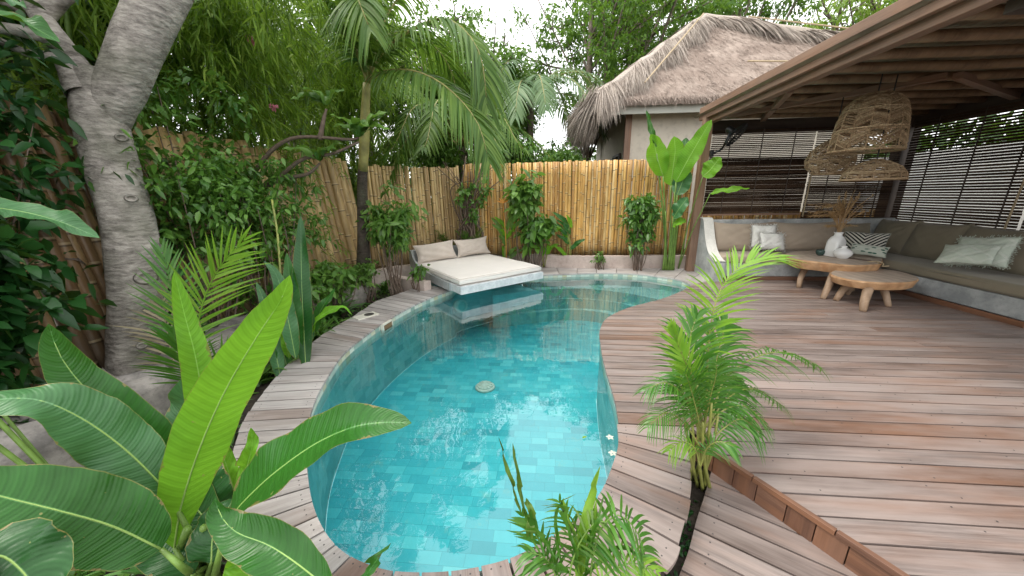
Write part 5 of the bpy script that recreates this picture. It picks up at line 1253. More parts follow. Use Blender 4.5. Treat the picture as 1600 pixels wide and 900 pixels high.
# ================================================================== PALM FRONDS, LEFT SAPLING
c = GZ(300, 590, -.15); t = plant('palm_sapling', c, 'young palm with stiff fan of pale fronds just right of the grey trunk', 'palm')
for pts, lf, n_, nrm in (([(295, 640, 2.55), (300, 560, 2.5), (318, 470, 2.45), (345, 415, 2.4), (384, 372, 2.35)], .42, 26, None),
        ([(290, 640, 2.6), (285, 560, 2.6), (272, 480, 2.6), (262, 425, 2.6), (252, 390, 2.6)], .36, 20, None), ([(300, 640, 2.5), (330, 590, 2.45), (355, 560, 2.4), (380, 560, 2.35)], .32, 20, None), ([(295, 640, 2.5), (285, 590, 2.4), (280, 550, 2.3), (270, 520, 2.25)], .36, 20, None)):
    mb = MB(); frond(mb, V_(pts), lf, n_, .018, .12, (50, 15), nz(CAM - PX(300, 500, 2.4)) + np.array([.3, 0, .5]), .12, .009, .35); mb.build('frond', M['arecal'] if pts[0][2] == 2.55 else M['areca'], t, True)
mb = MB(); frond(mb, V_([(292, 640, 2.7), (270, 560, 2.7), (258, 500, 2.7), (250, 440, 2.7)]), .34, 18, .018, .2, (60, 30), nz(CAM - PX(300, 500, 2.4)), .1, .008, .3); mb.build('frond', M['drypalm'], t, True)
t = plant('palm_sapling', GZ(500, 478, -.15), 'small pale palm fronds low behind the left coping', 'palm')
for k in range(7):
    a = rng.uniform(0, 6.28); b = GZ(500, 478, -.15); p2 = b + np.array([math.cos(a) * .2, math.sin(a) * .2, .55]); p3 = b + np.array([math.cos(a) * .55, math.sin(a) * .55, .55])
    mb = MB(); frond(mb, [b, (b + p2) / 2 + [0, 0, .08], p2, p3], .26, 22, .015, .3, (60, 30)); mb.build('frond', M['arecal'], t, True)

# ================================================================== MIDDLE HELICONIA GROUP (left of pool)
c = GZ(430, 572, -.15); t = plant('heliconia_plant', c, 'upright heliconia clump behind the left coping with a yellow edged leaf', 'heliconia')
dm = 3.05
for pts, hw, m_ in (([(478, 580, 3.0), (474, 500, dm), (471, 430, 3.05), (470, 336, 3.1)], .075, 'helid'), ([(466, 560, 3.0), (458, 480, 3.0), (452, 430, 3.0), (448, 395, 3.0)], .07, 'heli'), ([(462, 560, 2.9), (448, 490, 2.85), (432, 430, 2.8), (412, 408, 2.75)], .065, 'heliw'),
        ([(464, 560, 3.1), (476, 530, 3.1), (480, 500, 3.1), (476, 460, 3.1)], .07, 'heliw'), ([(470, 540, 3.1), (500, 495, 3.1), (535, 480, 3.1), (550, 492, 3.1)], .035, 'helib'), ([(440, 600, 2.9), (425, 520, 3.0), (412, 470, 3.1), (400, 440, 3.1)], .06, 'heliw'), ([(452, 560, 3.0), (446, 535, 2.9), (445, 515, 2.9), (440, 495, 2.9)], .035, 'helib'), ([(474, 545, 3.2), (490, 510, 3.2), (504, 480, 3.2), (524, 450, 3.2)], .05, 'heli'), ([(452, 590, 3.0), (440, 540, 3.0), (425, 500, 3.0), (420, 470, 3.0)], .06, 'heli')):
    leafpart(t, V_(pts), hw, m_, stalk=[c + rng.normal(size=3) * [.06, .06, 0]], fold=.25)
mb = MB()
for px, top in ((450, 470), (462, 520), (456, 500), (444, 540)): mb.tube(crv([c + rng.normal(size=3) * [.05, .05, 0], PX(px - 8, (top + 570) / 2, 3.05), PX(px, top, 3.0)], 10), .014, 7)
mb.tube(crv([c, PX(440, 500, 3.0), PX(435, 380, 3.05), PX(425, 312, 3.05)], 14), .01, 6); mb.build('stem', M['yellowstem'], t, True)
for q in np.linspace(0.55, 1, 9):
    mb = MB(); p = crv([c, PX(440, 500, 3.0), PX(435, 380, 3.05), PX(425, 312, 3.05)], 40)[int(q * 39)]; leaves(mb, [p], [[.5 * rng.choice([-1, 1]), 0, .8]], [[0, -1, 0.]], .12, .03, True); mb.build('bract', M['shrubl'], t)
for k, (px, py, L, n_, m_, lab) in enumerate(((400, 600, .3, 30, 'shrub', 'low dark strap leaves right behind the widest part of the left coping'), (520, 500, .34, 34, 'grass', 'arching strap leaves at the left coping beside the skimmer lid'), (560, 470, .28, 26, 'shrubl', 'small strap leaves near the skimmer in the left bed'), (450, 540, .36, 34, 'grass', 'strap leaves at the foot of the upright heliconia clump'),
        (640, 445, .22, 16, 'grass', 'little grassy tuft in the bed in front of the daybed side'), (600, 455, .24, 18, 'shrub', 'small tuft at the foot of the bushy shrub'), (390, 560, .36, 26, 'shrubl', 'light strap leaves between the palm sapling and the heliconia clump'), (500, 560-30, .3, 20, 'shrub', 'strap leaves just left of the skimmer lid'))):
    strap('ground_plant', GZ(px, py, -.15), int(n_ * 2.0), L * 2.0, .036, m_, lab)

# ================================================================== ARECA IN THE DECK SLOT
c = np.array([*GZ(1096, 752, -.15)[:2], -.17]); t = plant('areca_palm', c, 'leafy areca palm growing out of the slot in the wooden deck', 'areca palm')
da = 1.62
mb = MB()
for px, py, top in ((1068, 640, 0), (1078, 620, 0), (1090, 600, 0), (1104, 610, 0), (1112, 630, 0), (1122, 650, 0), (1098, 660, 0)):
    b = c + rng.normal(size=3) * [.02, .02, 0]; m_ = PX(px * .6 + 1094 * .4, 710, da + .04); mb.tube(crv([b, m_, PX(px, py, da + rng.normal() * .04)], 12), np.linspace(.010, .005, 12), 8)
mb.build('stem', M['yellowstem'], t, True)
fr = [([(1104, 640), (1106, 560), (1112, 500), (1130, 445), (1170, 408), (1228, 402)], .25, 34, .012, 'arecal', (60, 22), .25, (-.7, -.4, .8)),
      ([(1110, 660), (1128, 600), (1155, 572), (1200, 552), (1240, 553), (1285, 575)], .19, 30, .010, 'areca', (60, 35), .6, (0, 0, 1)),
      ([(1098, 660), (1085, 600), (1066, 555), (1048, 508)], .17, 20, .014, 'arecal', (40, 10), .1, (0, -1, .3)),
      ([(1102, 640), (1120, 560), (1130, 520), (1135, 500)], .30, 26, .014, 'areca', (50, 20), .5, (0.3, -1, .5)),
      ([(1100, 650), (1080, 580), (1078, 530), (1090, 490)], .26, 24, .014, 'areca', (50, 20), .4, (-.3, -1, .5)),
      ([(1095, 670), (1070, 620), (1040, 598), (1008, 610)], .15, 24, .008, 'areca', (65, 30), .6, (0, 0, 1)),
      ([(1100, 670), (1140, 620), (1180, 608), (1225, 635)], .17, 26, .008, 'areca', (65, 30), .6, (0, 0, 1)),
      ([(1098, 680), (1110, 620), (1118, 590), (1120, 565)], .22, 24, .012, 'areca', (60, 30), .5, (0, -1, .6)),
      ([(1095, 680), (1078, 640), (1062, 600), (1052, 585)], .2, 22, .011, 'areca', (60, 30), .6, (-.2, -.6, 1)),
      ([(1098, 690), (1125, 645), (1165, 635), (1205, 672)], .14, 24, .008, 'areca', (65, 30), .6, (0, -.3, 1)),
      ([(1095, 700), (1068, 660), (1040, 645), (1012, 668)], .13, 22, .007, 'areca', (65, 30), .7, (0, -.3, 1)),
      ([(1098, 690), (1105, 640), (1120, 600), (1150, 590)], .2, 24, .011, 'areca', (60, 30), .6, (0, -.4, 1)),
      ([(1094, 730), (1105, 700), (1125, 690), (1150, 700)], .11, 14, .009, 'areca', (60, 30), .6, (0, -.4, 1)),
      ([(1094, 730), (1085, 700), (1065, 690), (1045, 705)], .10, 12, .009, 'arecal', (60, 30), .7, (0, -.4, 1)),
      ([(1096, 680), (1092, 620), (1098, 580), (1112, 555)], .24, 26, .012, 'areca', (55, 25), .5, (.2, -.8, .6)),
      ([(1096, 690), (1090, 650), (1080, 610), (1070, 580)], .22, 26, .011, 'areca', (65, 30), .6, (.2, -.8, .6)),
      ([(1098, 690), (1120, 650), (1140, 610), (1160, 600)], .2, 26, .011, 'areca', (65, 30), .7, (.2, -.5, .8)),
      ([(1100, 700), (1130, 670), (1160, 655), (1190, 680)], .14, 24, .009, 'areca', (65, 30), .7, (.2, -.5, .8))]
for k, (pts, lf, n_, w, m_, an, dr, nr) in enumerate(fr):
    mb = MB(); frond(mb, [PX(x, y, da + (0.22 * math.sin(k * 2.4)) * i / 4) for i, (x, y) in enumerate(pts)], lf, n_, w, dr, an, nr, .15, .005, .28, rmi=1); mb.build('frond', [M[m_], M['yellowstem']], t, True)
mb = MB(); n_ = 90; P = np.array([GZ(*p, -.16) for p in zip(rng.uniform(1040, 1090, n_), rng.uniform(780, 899, n_))]); leaves(mb, P, rdir(n_) * [1, 1, .3], np.tile([0, 0, 1.], (n_, 1)), .03, .018, True)
tag(mb.build('slot_ground_cover', M['broad']), 'small dark leaves and litter lying in the soil slot of the deck', 'ground cover', kind='stuff')
# soil strip inside the slot slightly mounded
# ================================================================== ARECA AT THE BOTTOM EDGE
c = np.array([*GZ(890, 975, 0)[:2], 0.0]); t = plant('areca_palm', c, 'areca palm rising from below the bottom edge in front of the pool', 'areca palm')
db = .98
def fr2(pts, lf, n_, w, m_, an, dr, nr, d0=db, start=.3, d1=None, sides=(-1, 1), vee=.15):
    mb = MB(); m = len(pts); frond(mb, [PX(x, y, d0 + ((d1 or d0) - d0) * i / (m - 1)) for i, (x, y) in enumerate(pts)], lf, n_, w, dr, an, nr, vee, .004, start, rmi=1, sides=sides); mb.build('frond', [M[m_], M['stem']], t, True)
fr2([(890, 930), (862, 880), (838, 838), (815, 800)], .10, 10, .012, 'areca', (45, 20), .2, (0, -1, .4), start=.3)
for (x0, y0, x1, y1, x2, y2, w) in ((815, 803, 798, 750, 779, 683, .005), (820, 806, 812, 760, 801, 692, .006), (828, 838, 829, 800, 822, 778, .013), (900, 905, 918, 800, 938, 728, .014), (905, 905, 925, 840, 932, 780, .010), (910, 910, 900, 850, 880, 780, .007)):
    mb = MB(); blade(mb, [PX(x0, y0, db), PX(x1, y1, db), PX(x2, y2, db)], w, fold=.5, n=14, cols=4); mb.build('spear_leaf', M['palm'] if x2 < 830 else M['arecal'], t, True)
fr2([(920, 950), (925, 880), (940, 825), (970, 805), (1000, 840), (1012, 890)], .12, 24, .011, 'areca', (95, 60), .5, (0, 0, 1), .95, .3)
fr2([(895, 955), (890, 900), (905, 850), (935, 815), (975, 830)], .13, 14, .007, 'palm', (70, 45), .6, (0, -.3, 1), .95, .35)
fr2([(885, 955), (870, 905), (852, 872), (822, 862)], .11, 12, .008, 'areca', (60, 30), .6, (0, -.3, 1), .95, .35)
fr2([(900, 955), (905, 900), (900, 850), (884, 805), (872, 780)], .12, 13, .008, 'areca', (50, 25), .5, (0, -1, .5), 1.0, .3)
fr2([(905, 960), (940, 905), (985, 880), (1030, 895)], .11, 14, .008, 'arecal', (60, 30), .5, (0, -.3, 1), .92, .35)
for (p0, p1, p2, w) in (((880, 900), (868, 800), (900, 772), .005), ((870, 900), (850, 840), (790, 828), .005), ((905, 900), (880, 800), (845, 790), .006), ((915, 900), (925, 840), (960, 770), .005), ((895, 900), (850, 880), (800, 905), .006), ((912, 905), (960, 860), (1025, 872), .006)):
    mb = MB(); blade(mb, [PX(*p0, .96), PX(*p1, .94), PX(*p2, .92)], w, fold=.4, n=14, cols=4); mb.build('spear_leaf', M['areca'], t, True)
# single blades poking in at the bottom centre
c = np.array([*GZ(560, 960, 0)[:2], -0.15]); mb = MB(); blade(mb, [PX(556, 925, .95), PX(585, 880, .95), PX(611, 848, .95)], .014, fold=.5, n=12, cols=4); tag(mb.build('grass_blade', M['heli'], smooth=True), 'single pointed green blade poking up at the bottom edge left of centre', 'leaf')

# ================================================================== COCONUT / FOXTAIL PALM BEHIND THE DAYBED
def feather(t, pts, lf, n_, w, mat='palm', an=(70, 30), dr=.6, nr=(0, 0, 1), start=.1, rr=.02, vee=.1, seg=5, miss=.0):
    mb = MB(); frond(mb, pts, lf, n_, w, dr, an, nr, vee, rr, start, rmi=1, seg=seg, miss=miss); return mb.build('frond', [M[mat], M['crownshaft']], t, True)
c = GZ(567, 455, -.1); t = plant('foxtail_palm', c, 'slender palm with dark trunk and yellow green crownshaft left of the daybed', 'palm tree')
k1 = atY(567, 265, 4.9); k2 = atY(573, 130, 4.85); k3 = atY(576, 95, 4.85)
mb = MB(); trunk_surface(mb, [c, atY(568, 380, 4.95), atY(566, 300, 4.92), k1], [.12, .085, .072, .066], n=16, seed=4, amp=.03, seg=60); mb.build('trunk', M['palmbark'], t, True)
mb = MB(); mb.tube(crv([k1 - [0, 0, .02], (k1 + k2) / 2, k2], 10), [.066, .064, .07, .07, .068, .064, .06, .056, .052, .048], 14); mb.build('crownshaft', M['crownshaft'], t, True)
def Y3(l): return [atY(*p) for p in l]
for pts, lf, n_, nr in (
        ([(574, 130, 4.85), (556, 80, 4.7), (538, 40, 4.6), (500, -20, 4.4), (470, -60, 4.3)], .55, 46, (0, -.4, 1)),
        ([(574, 125, 4.85), (568, 50, 4.6), (560, -5, 4.3), (560, 0, 3.95), (580, 50, 3.8)], .5, 44, (0, -1, .4)),
        ([(576, 120, 4.85), (600, 80, 4.8), (640, 48, 4.7), (700, 30, 4.6), (748, 80, 4.5), (762, 170, 4.45)], .55, 60, (0, -.3, 1)),
        ([(576, 128, 4.85), (600, 112, 4.7), (650, 112, 4.5), (700, 138, 4.35), (745, 190, 4.25), (765, 255, 4.2)], .50, 60, (-.1, -.3, 1)),
        ([(576, 125, 4.85), (590, 60, 4.9), (620, 0, 5.0), (680, -50, 5.1), (740, -50, 5.2)], .55, 44, (0, 0, 1)),
        ([(574, 125, 4.85), (555, 70, 5.1), (520, 30, 5.4), (470, 40, 5.7), (420, 100, 6.0)], .55, 44, (0, 0, 1)),
        ([(576, 125, 4.85), (600, 60, 5.2), (650, 50, 5.6), (700, 100, 6.0), (720, 170, 6.2)], .6, 50, (0, 0, 1)),
        ([(574, 125, 4.85), (580, 20, 4.85), (600, -80, 4.7), (640, -140, 4.3)], .5, 40, (0, 0, 1)),
        ([(574, 125, 4.85), (560, 10, 4.6), (520, -100, 4.2), (500, -160, 3.8)], .5, 40, (0, 0, 1))):
    feather(t, Y3(pts), lf * 1.12, int(n_ * 1.5), .034, nr=nr)
# background palm masses
def palm_tree(label, x, y, z0, h, nf, L, leaf, mat='palm', seed=0, lean=(0, 0), group='palms beyond the fence', phase=None, w=.038):
    r_ = np.random.default_rng(seed); t = plant('palm_tree', (x, y, z0), label, 'palm tree', group)
    mb = MB(); top = np.array([x + lean[0], y + lean[1], z0 + h]); trunk_surface(mb, [(x, y, z0), (x + lean[0] * .4, y + lean[1] * .4, z0 + h * .5), top], [.13, .10, .09], n=12, seed=seed, amp=.03, seg=30); mb.build('trunk', M['bark'], t, True)
    for k in range(nf):
        a = 2 * math.pi * k / nf + r_.uniform(-.3, .3) if phase is None else phase[k]; el = r_.uniform(.1, 1.1); d = np.array([math.cos(a), math.sin(a), 0]); Lk = L * r_.uniform(.8, 1.1)
        pts = [top, top + d * Lk * .3 + [0, 0, Lk * .28 * el + .1], top + d * Lk * .65 + [0, 0, Lk * .30 * el], top + d * Lk * .92 + [0, 0, Lk * (.12 * el - .18)], top + d * Lk * 1.05 + [0, 0, Lk * (-.1 - .3 * (1.1 - el))]]
        feather(t, pts, leaf, 52, w, mat, nr=(0, 0, 1), dr=.45, seg=4)
    return t
palm_tree('bushy palm behind the fence between the slender palm and the corner', -1.9, 8.4, -.1, 2.6, 17, 2.2, .6, 'palm', 3)
palm_tree('palm with grey green fronds showing against the sky left of the thatched house', -.35, 10.0, -.1, 3.9, 14, 2.3, .62, 'palmg', 5)
palm_tree('tall palm far behind the left fence', -4.2, 8.6, -.1, 3.8, 12, 2.4, .6, 'palm', 8)
# specific fronds right of centre
t = plant('palm_tree', (1.9, 9.9, -.1), 'young palm tucked below the left eave of the thatched house', 'palm tree'); 
for k in range(8):
    a = rng.uniform(2.2, 4.4); b = np.array([.95, 9.0, 1.4]); d = np.array([math.cos(a), math.sin(a) * .5, 0]); feather(t, [b, b + d * .3 + [0, 0, .5], b + d * .7 + [0, 0, .6 + rng.random() * .3]], .4, 16, .05, 'arecal' if k % 3 == 0 else 'areca', rr=.01)
# ================================================================== SHRUBS AND CLIMBERS
def shrub(name, c, r, ncl, per, leaf, mat, label, clump=.16, nice=True, lw=.5, stems=None, cat='shrub', group=None, droop=.3, shell=.45, boxy=False):
    base_ = np.array([c[0], c[1], -.15]); t = thing(name, base_, label, cat, group); mb = MB()
    cc = cloud(mb, c, r, ncl, per, leaf, lw, clump, nice, droop, shell, boxy=boxy); mb.build('foliage', M[mat], t, True)
    mb = MB(); k = min(len(cc), stems or 14)
    for i in rng.choice(len(cc), k, replace=False):
        m_ = (base_ + cc[i]) / 2 + rng.normal(size=3) * .06; b = base_ + rng.normal(size=3) * [.06, .06, 0]; mb.tube(crv([b, m_, cc[i]], 8), np.linspace(.012, .003, 8), 5)
    mb.build('stem', M['twig'], t, True); return t
A_ = lambda px, py, Y: atY(px, py, Y)
# bushy shrub by the daybed
shrub('leafy_shrub', A_(610, 345, 4.9), (.36, .30, .55), 46, 22, .13, 'shrubl', 'bushy light green shrub in front of the fence just left of the daybed', .13, lw=.42)
# frangipani branch over the fence
t = plant('frangipani_branch', atX(372, 300, -3.2), 'bare curving branches tipped with long paddle leaves crossing the slender palm', 'branch'); mb = MB()
for pts in ([(372, 300, 3.9), (400, 265, 3.9), (430, 215+15, 3.9), (470, 214, 3.9), (545, 218, 3.9), (560, 215, 3.9)], [(380, 300, 3.9), (420, 290, 3.9), (470, 250, 3.9), (520, 240, 3.9), (560, 222, 3.9)], [(390, 302, 3.95), (440, 280, 3.95), (480, 272, 3.95), (500, 255, 3.95)], [(500, 218, 3.9), (505, 190, 3.9), (510, 170, 3.9)]):
    mb.tube(crv(Y3(pts), 18), np.linspace(.03, .012, 18), 8, rough=.06)
mb.build('limb', M['twig'], t, True); mb = MB()
for (px, py, n_) in ((562, 214, 13), (512, 165, 8), (500, 252, 7)):
    for k in range(n_):
        a = rng.uniform(0, 6.28); b = A_(px, py, 3.9); d = np.array([math.cos(a), .5 * math.sin(a) - .2, .25 + .6 * rng.random()]); L = rng.uniform(.26, .4); blade(mb, [b, b + d * L * .5 + [0, 0, .03], b + d * L + [0, 0, -.06]], .055, fold=.3, n=10, cols=4, normal=(0, -.5, 1))
mb.build('leaf_cluster', M['shrubl'], t, True)
# climbers on the left fence
shrub('climbing_shrub', (-3.1, 3.5, 1.35), (.34, .72, .45), 130, 28, .072, 'shrub', 'dense small leaved climber hanging over the tan fence', .17, lw=.5, boxy=True)
shrub('climbing_shrub', (-3.35, 3.1, 1.75), (.32, .6, .75), 110, 22, .085, 'shrub', 'climbing shrub with mid green leaves right behind the grey trunk', .2, lw=.5, boxy=True)
shrub('climbing_shrub', (-3.3, 3.6, .55), (.15, .5, .4), 26, 20, .08, 'shrub', 'lower climber between the small leaved climber and the heliconia clump', .14, lw=.5)
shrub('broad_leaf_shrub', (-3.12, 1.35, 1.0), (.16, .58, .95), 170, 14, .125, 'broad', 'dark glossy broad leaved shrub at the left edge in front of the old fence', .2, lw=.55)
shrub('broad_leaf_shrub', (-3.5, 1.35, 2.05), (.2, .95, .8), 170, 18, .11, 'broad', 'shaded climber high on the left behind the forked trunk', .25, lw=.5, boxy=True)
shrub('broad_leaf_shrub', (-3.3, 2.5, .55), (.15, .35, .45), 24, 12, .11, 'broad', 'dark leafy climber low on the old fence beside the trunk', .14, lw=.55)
shrub('leafy_shrub', A_(520, 440, 4.1), (.35, .3, .28), 26, 18, .11, 'shrubl', 'light leafy shrub at the foot of the tan fence left of the slender palm', .13)
shrub('leafy_shrub', A_(470, 455, 3.6), (.32, .3, .26), 26, 18, .10, 'shrub', 'low leafy shrub between the upright heliconia clump and the tan fence', .13)
shrub('leafy_shrub', A_(570, 425, 4.75), (.25, .2, .2), 18, 16, .09, 'shrubl', 'small leafy sprig climbing at the foot of the dark palm trunk', .12)
shrub('leafy_shrub', A_(655, 425, 5.0), (.16, .2, .14), 12, 14, .07, 'shrub', 'little weedy bush beside the daybed side board', .1)
# bamboo grove : drooping feathery clumps
def bamboo_clump(label, x, y, nculm, h, seed, nb=26, spread=.9, yr=(1.8, 5.2), leafL=.15, lean=.5):
    r_ = np.random.default_rng(seed); t = plant('bamboo_clump', (x, y, -.1), label, 'bamboo', 'bamboo clumps beyond the left fence'); mc = MB(); ml = MB(); PP, DD = [], []
    for k in range(nculm):
        a = r_.uniform(0, 6.28); b = np.array([x + r_.normal() * .3, y + r_.normal() * .3, -.1]); d = np.array([math.cos(a), math.sin(a), 0]) * r_.uniform(.3, spread) + np.array([lean, -lean * .5, 0])
        pts = crv([b, b + [0, 0, h * .5] + d * .15, b + [0, 0, h * .85] + d * .6, b + [0, 0, h * .95] + d * 1.5], 24); mc.tube(pts, np.linspace(.03, .006, 24), 7)
        for j in range(nb):
            i = r_.integers(5, 24); p = pts[min(23, i)]; dd = rdir(1)[0] * [1, 1, .4]; q = p + dd * r_.uniform(.2, .6) + [0, 0, -.1]; e = q + dd * .3 + [0, 0, -.35]
            tw = crv([p, q, e], 8); mc.tube(tw[::2], .004, 4)
            for w_ in range(2, 8):
                m = 6; PP.append(tw[w_][None] + r_.normal(size=(m, 3)) * .03); DD.append(nz(dd * .6 + np.array([0, 0, -.55])) + r_.normal(size=(m, 3)) * .7)
    P = np.concatenate(PP); D = np.concatenate(DD); strips(ml, P, D, leafL * rng.uniform(.6, 1.3, len(P)), .021, .25, 2)
    mc.build('culm', M['stem'], t, True); ml.build('foliage', M['bamboo_l'], t)
bamboo_clump('feathery bamboo with drooping yellow green leaves nearest above the tan fence', -4.3, 4.6, 13, 3.9, 1, 40)
bamboo_clump('feathery bamboo clump behind the slender palm crown', -4.0, 6.6, 12, 4.2, 2, 34)
bamboo_clump('feathery bamboo clump above the trunk fork on the left', -4.9, 3.1, 10, 4.4, 4, 34, lean=.3)
# pink blossoms
for px, py, lab in ((392, 62, 'small pink blossom high among the bamboo leaves near the top'), (428, 168, 'pair of small pink blossoms above the tan fence among the bamboo')):
    mb = MB(); b = atY(px, py, 4.0); a = np.arange(12) * .52; leaves(mb, b + rng.normal(size=(12, 3)) * .01, np.stack([np.cos(a), np.sin(a) * .5, rng.normal(size=12)], 1), rdir(12), .045, .035, True); tag(mb.build('pink_blossom', M['pink']), lab, 'flower')
# back fence plants
shrub('climbing_shrub', A_(822, 305, 6.5), (.30, .16, .45), 34, 18, .17, 'shrubl', 'leafy climber on the orange fence behind the right side of the daybed', .14, lw=.6)
shrub('climbing_shrub', A_(838, 362, 6.45), (.38, .16, .26), 24, 16, .17, 'shrub', 'darker lower climber on the orange fence above the yellow edged plants', .15, lw=.6)
shrub('leafy_shrub', A_(1002, 335, 6.45), (.36, .18, .62), 58, 20, .12, 'shrub', 'narrow shrub against the orange fence left of the tall heliconia', .13, lw=.5)
shrub('small_shrub', A_(938, 403, 6.5), (.12, .1, .16), 12, 18, .05, 'shrub', 'tiny fine leaved bush on the kerb left of the narrow shrub', .06)
strap('spider_lily', GZ(930, 417, .0), 22, .34, .03, 'grass', 'arching dark strap plant on the far coping against the planter wall')
# tall heliconia by the lounge
c = GZ(1046, 420, 0); t = plant('heliconia_plant', c, 'tall heliconia with bright paddle leaves by the left lounge post', 'heliconia')
for pts, hw, m_ in (([(1036, 275, 6.3), (1028, 250, 6.3), (1022, 225, 6.3), (1016, 210, 6.25)], .18, 'helib'), ([(1048, 290, 6.3), (1052, 260, 6.3), (1055, 235, 6.3), (1053, 213, 6.3)], .19, 'helib'), ([(1056, 285, 6.2), (1072, 255, 6.15), (1092, 220, 6.1), (1112, 187, 6.05)], .16, 'helib'), ([(1066, 262, 6.4), (1068, 240, 6.4), (1072, 215, 6.45)], .12, 'heli'),
        ([(1026, 230, 6.3), (1018, 205, 6.3), (1010, 172, 6.3)], .045, 'heli'), ([(1058, 305, 6.2), (1066, 285, 6.2), (1074, 262, 6.2)], .15, 'heliw'), ([(1052, 340, 6.1), (1062, 325, 6.0), (1075, 308, 5.95)], .13, 'heliw'), ([(1052, 352, 6.1), (1062, 346, 6.0), (1072, 347, 5.95)], .10, 'helib'), ([(1098, 276, 5.95), (1110, 265, 5.9), (1126, 245, 5.85)], .15, 'helib'), ([(1110, 302, 5.85), (1135, 297, 5.7), (1172, 294, 5.6)], .055, 'helib')):
    leafpart(t, Y3(pts), hw, m_, fold=.15, stalk=None)
mb = MB()
for (x0, x1, y1, Y1) in ((1040, 1036, 275, 6.3), (1044, 1048, 290, 6.3), (1048, 1056, 285, 6.2), (1050, 1066, 262, 6.4), (1042, 1026, 240, 6.3), (1046, 1058, 305, 6.2), (1043, 1052, 340, 6.1), (1036, 1040, 330, 6.3), (1052, 1054, 300, 6.2)):
    a = GZ(x0, 422, -.0); b = A_(x1, y1, Y1); mb.tube(crv([a, a * .55 + b * .45 + [.02, 0, 0], b], 10), np.linspace(.022, .012, 10), 7)
for x1, y1, Y1 in ((1098, 276, 5.95), (1110, 302, 5.85)):
    a = GZ(1060, 420, 0); b = A_(x1, y1, Y1); mb.tube(crv([a, a * .5 + b * .5 + [-.03, 0, .02], b], 10), np.linspace(.014, .007, 10), 6)
mb.build('stem', M['stem'], t, True)
# yellow edged plants behind the pool end
for (px, lab, ht, mm) in ((792, 'yellow edged ginger plant directly behind the daybed corner', .75, 'shrubl'), (852, 'slim ginger plant with tall leaf standing on the far coping', .95, 'helib'), (888, 'darker upright ginger plant to the right of the slim one', .8, 'heli')):
    c = GZ(px, 417, 0.0); t = plant('ginger_plant', c, lab, 'ginger plant', 'ginger plants behind the far coping')
    mb = MB(); 
    for k in range(3): mb.tube(crv([c + rng.normal(size=3) * [.03, .02, 0], c + [rng.normal() * .05, 0, ht * .5], c + [rng.normal() * .1, 0, ht]], 8), .009, 6)
    mb.build('stem', M['yellowstem'], t, True)
    for k in range(13):
        a = rng.uniform(0, 6.28); z = ht * rng.uniform(.2, 1.0); b = c + [rng.normal() * .04, 0, z]; d = np.array([math.cos(a), math.sin(a) * .5, .7 + .9 * rng.random() * (z / ht)]); L = rng.uniform(.24, .42); mb = MB(); blade(mb, [b, b + d * L * .5, b + d * L * [1, 1, .75]], .04, fold=.3, n=9, cols=4, normal=(0, -1, .6)); mb.build('leaf', M[mm if k % 3 else 'helib'], t, True)
c = A_(786, 318, 6.5); mb = MB(); a = np.array([-1.0, -.5, 0, .5, .9]); leaves(mb, np.repeat(c[None], 5, 0), np.stack([np.sin(a), np.full(5, -.3), np.cos(a)], 1), np.tile([0, -1., .2], (5, 1)), .16, .035, True); mb.tube(crv([GZ(792, 417, 0), A_(790, 370, 6.5), c], 8), .008, 5)
tag(mb.build('heliconia_bloom', M['orange']), 'small orange heliconia bloom in front of the orange fence', 'flower')
# palms behind the daybed
for (px, py, Y, lab) in ((668, 395, 6.75, 'low feathery palm behind the left daybed pillow'), (738, 395, 6.75, 'low feathery palm to the right of the dead vine trunk'), (700, 400, 6.85, 'small palm in the shaded fence corner')):
    b = A_(px, py, Y); b[2] = .1; t = plant('low_palm', b, lab, 'palm', 'low palms in the fence corner')
    for k in range(9):
        a = rng.uniform(0, 6.28); d = np.array([math.cos(a), math.sin(a) * .5, 0]); e = rng.uniform(.4, .8); feather(t, [b, b + d * .15 + [0, 0, e * .6], b + d * .42 + [0, 0, e]], .26, 24, .014, 'areca' if k % 3 else 'palm', rr=.006, dr=.25)
# dead vine trunk in the corner
c = np.array([-1.45, 6.75, 0]); t = plant('vine_trunk', c, 'tangle of bare twisted vine stems climbing the dark fence corner', 'vine'); mb = MB()
for k in range(26):
    a0 = c + rng.normal(size=3) * [.14, .05, 0]; a1 = c + rng.normal(size=3) * [.16, .06, .12] + [0, 0, .6]; a2 = c + rng.normal(size=3) * [.14, .06, .15] + [.0, 0, 1.2]; a3 = c + rng.normal(size=3) * [.35, .08, .2] + [.1, 0, 1.9]
    mb.tube(crv([a0, a1, a2, a3], 18), np.linspace(.022, .008, 18) * rng.uniform(.5, 1.5), 6, rough=.1)
mb.build('vine_stem', M['twig'], t, True); mb = MB(); cloud(mb, c + [.1, -.1, 1.35], (.4, .15, .5), 16, 14, .10, .6, .12, True); mb.build('foliage', M['shrub'], t)
shrub('dense_shrub', (-.7, 7.6, 2.15), (.95, .35, .38), 60, 26, .09, 'shrub', 'leafy growth spilling over the fence top above the vine trunk', .2)
shrub('dense_shrub', (-2.2, 7.6, 2.2), (.8, .4, .4), 44, 26, .09, 'tree', 'dark shrub behind the fence top left of the corner', .2)
shrub('dense_shrub', (.4, 8.6, 2.2), (.7, .6, .55), 44, 26, .10, 'shrubl', 'light green bush behind the orange fence near the house corner', .2)
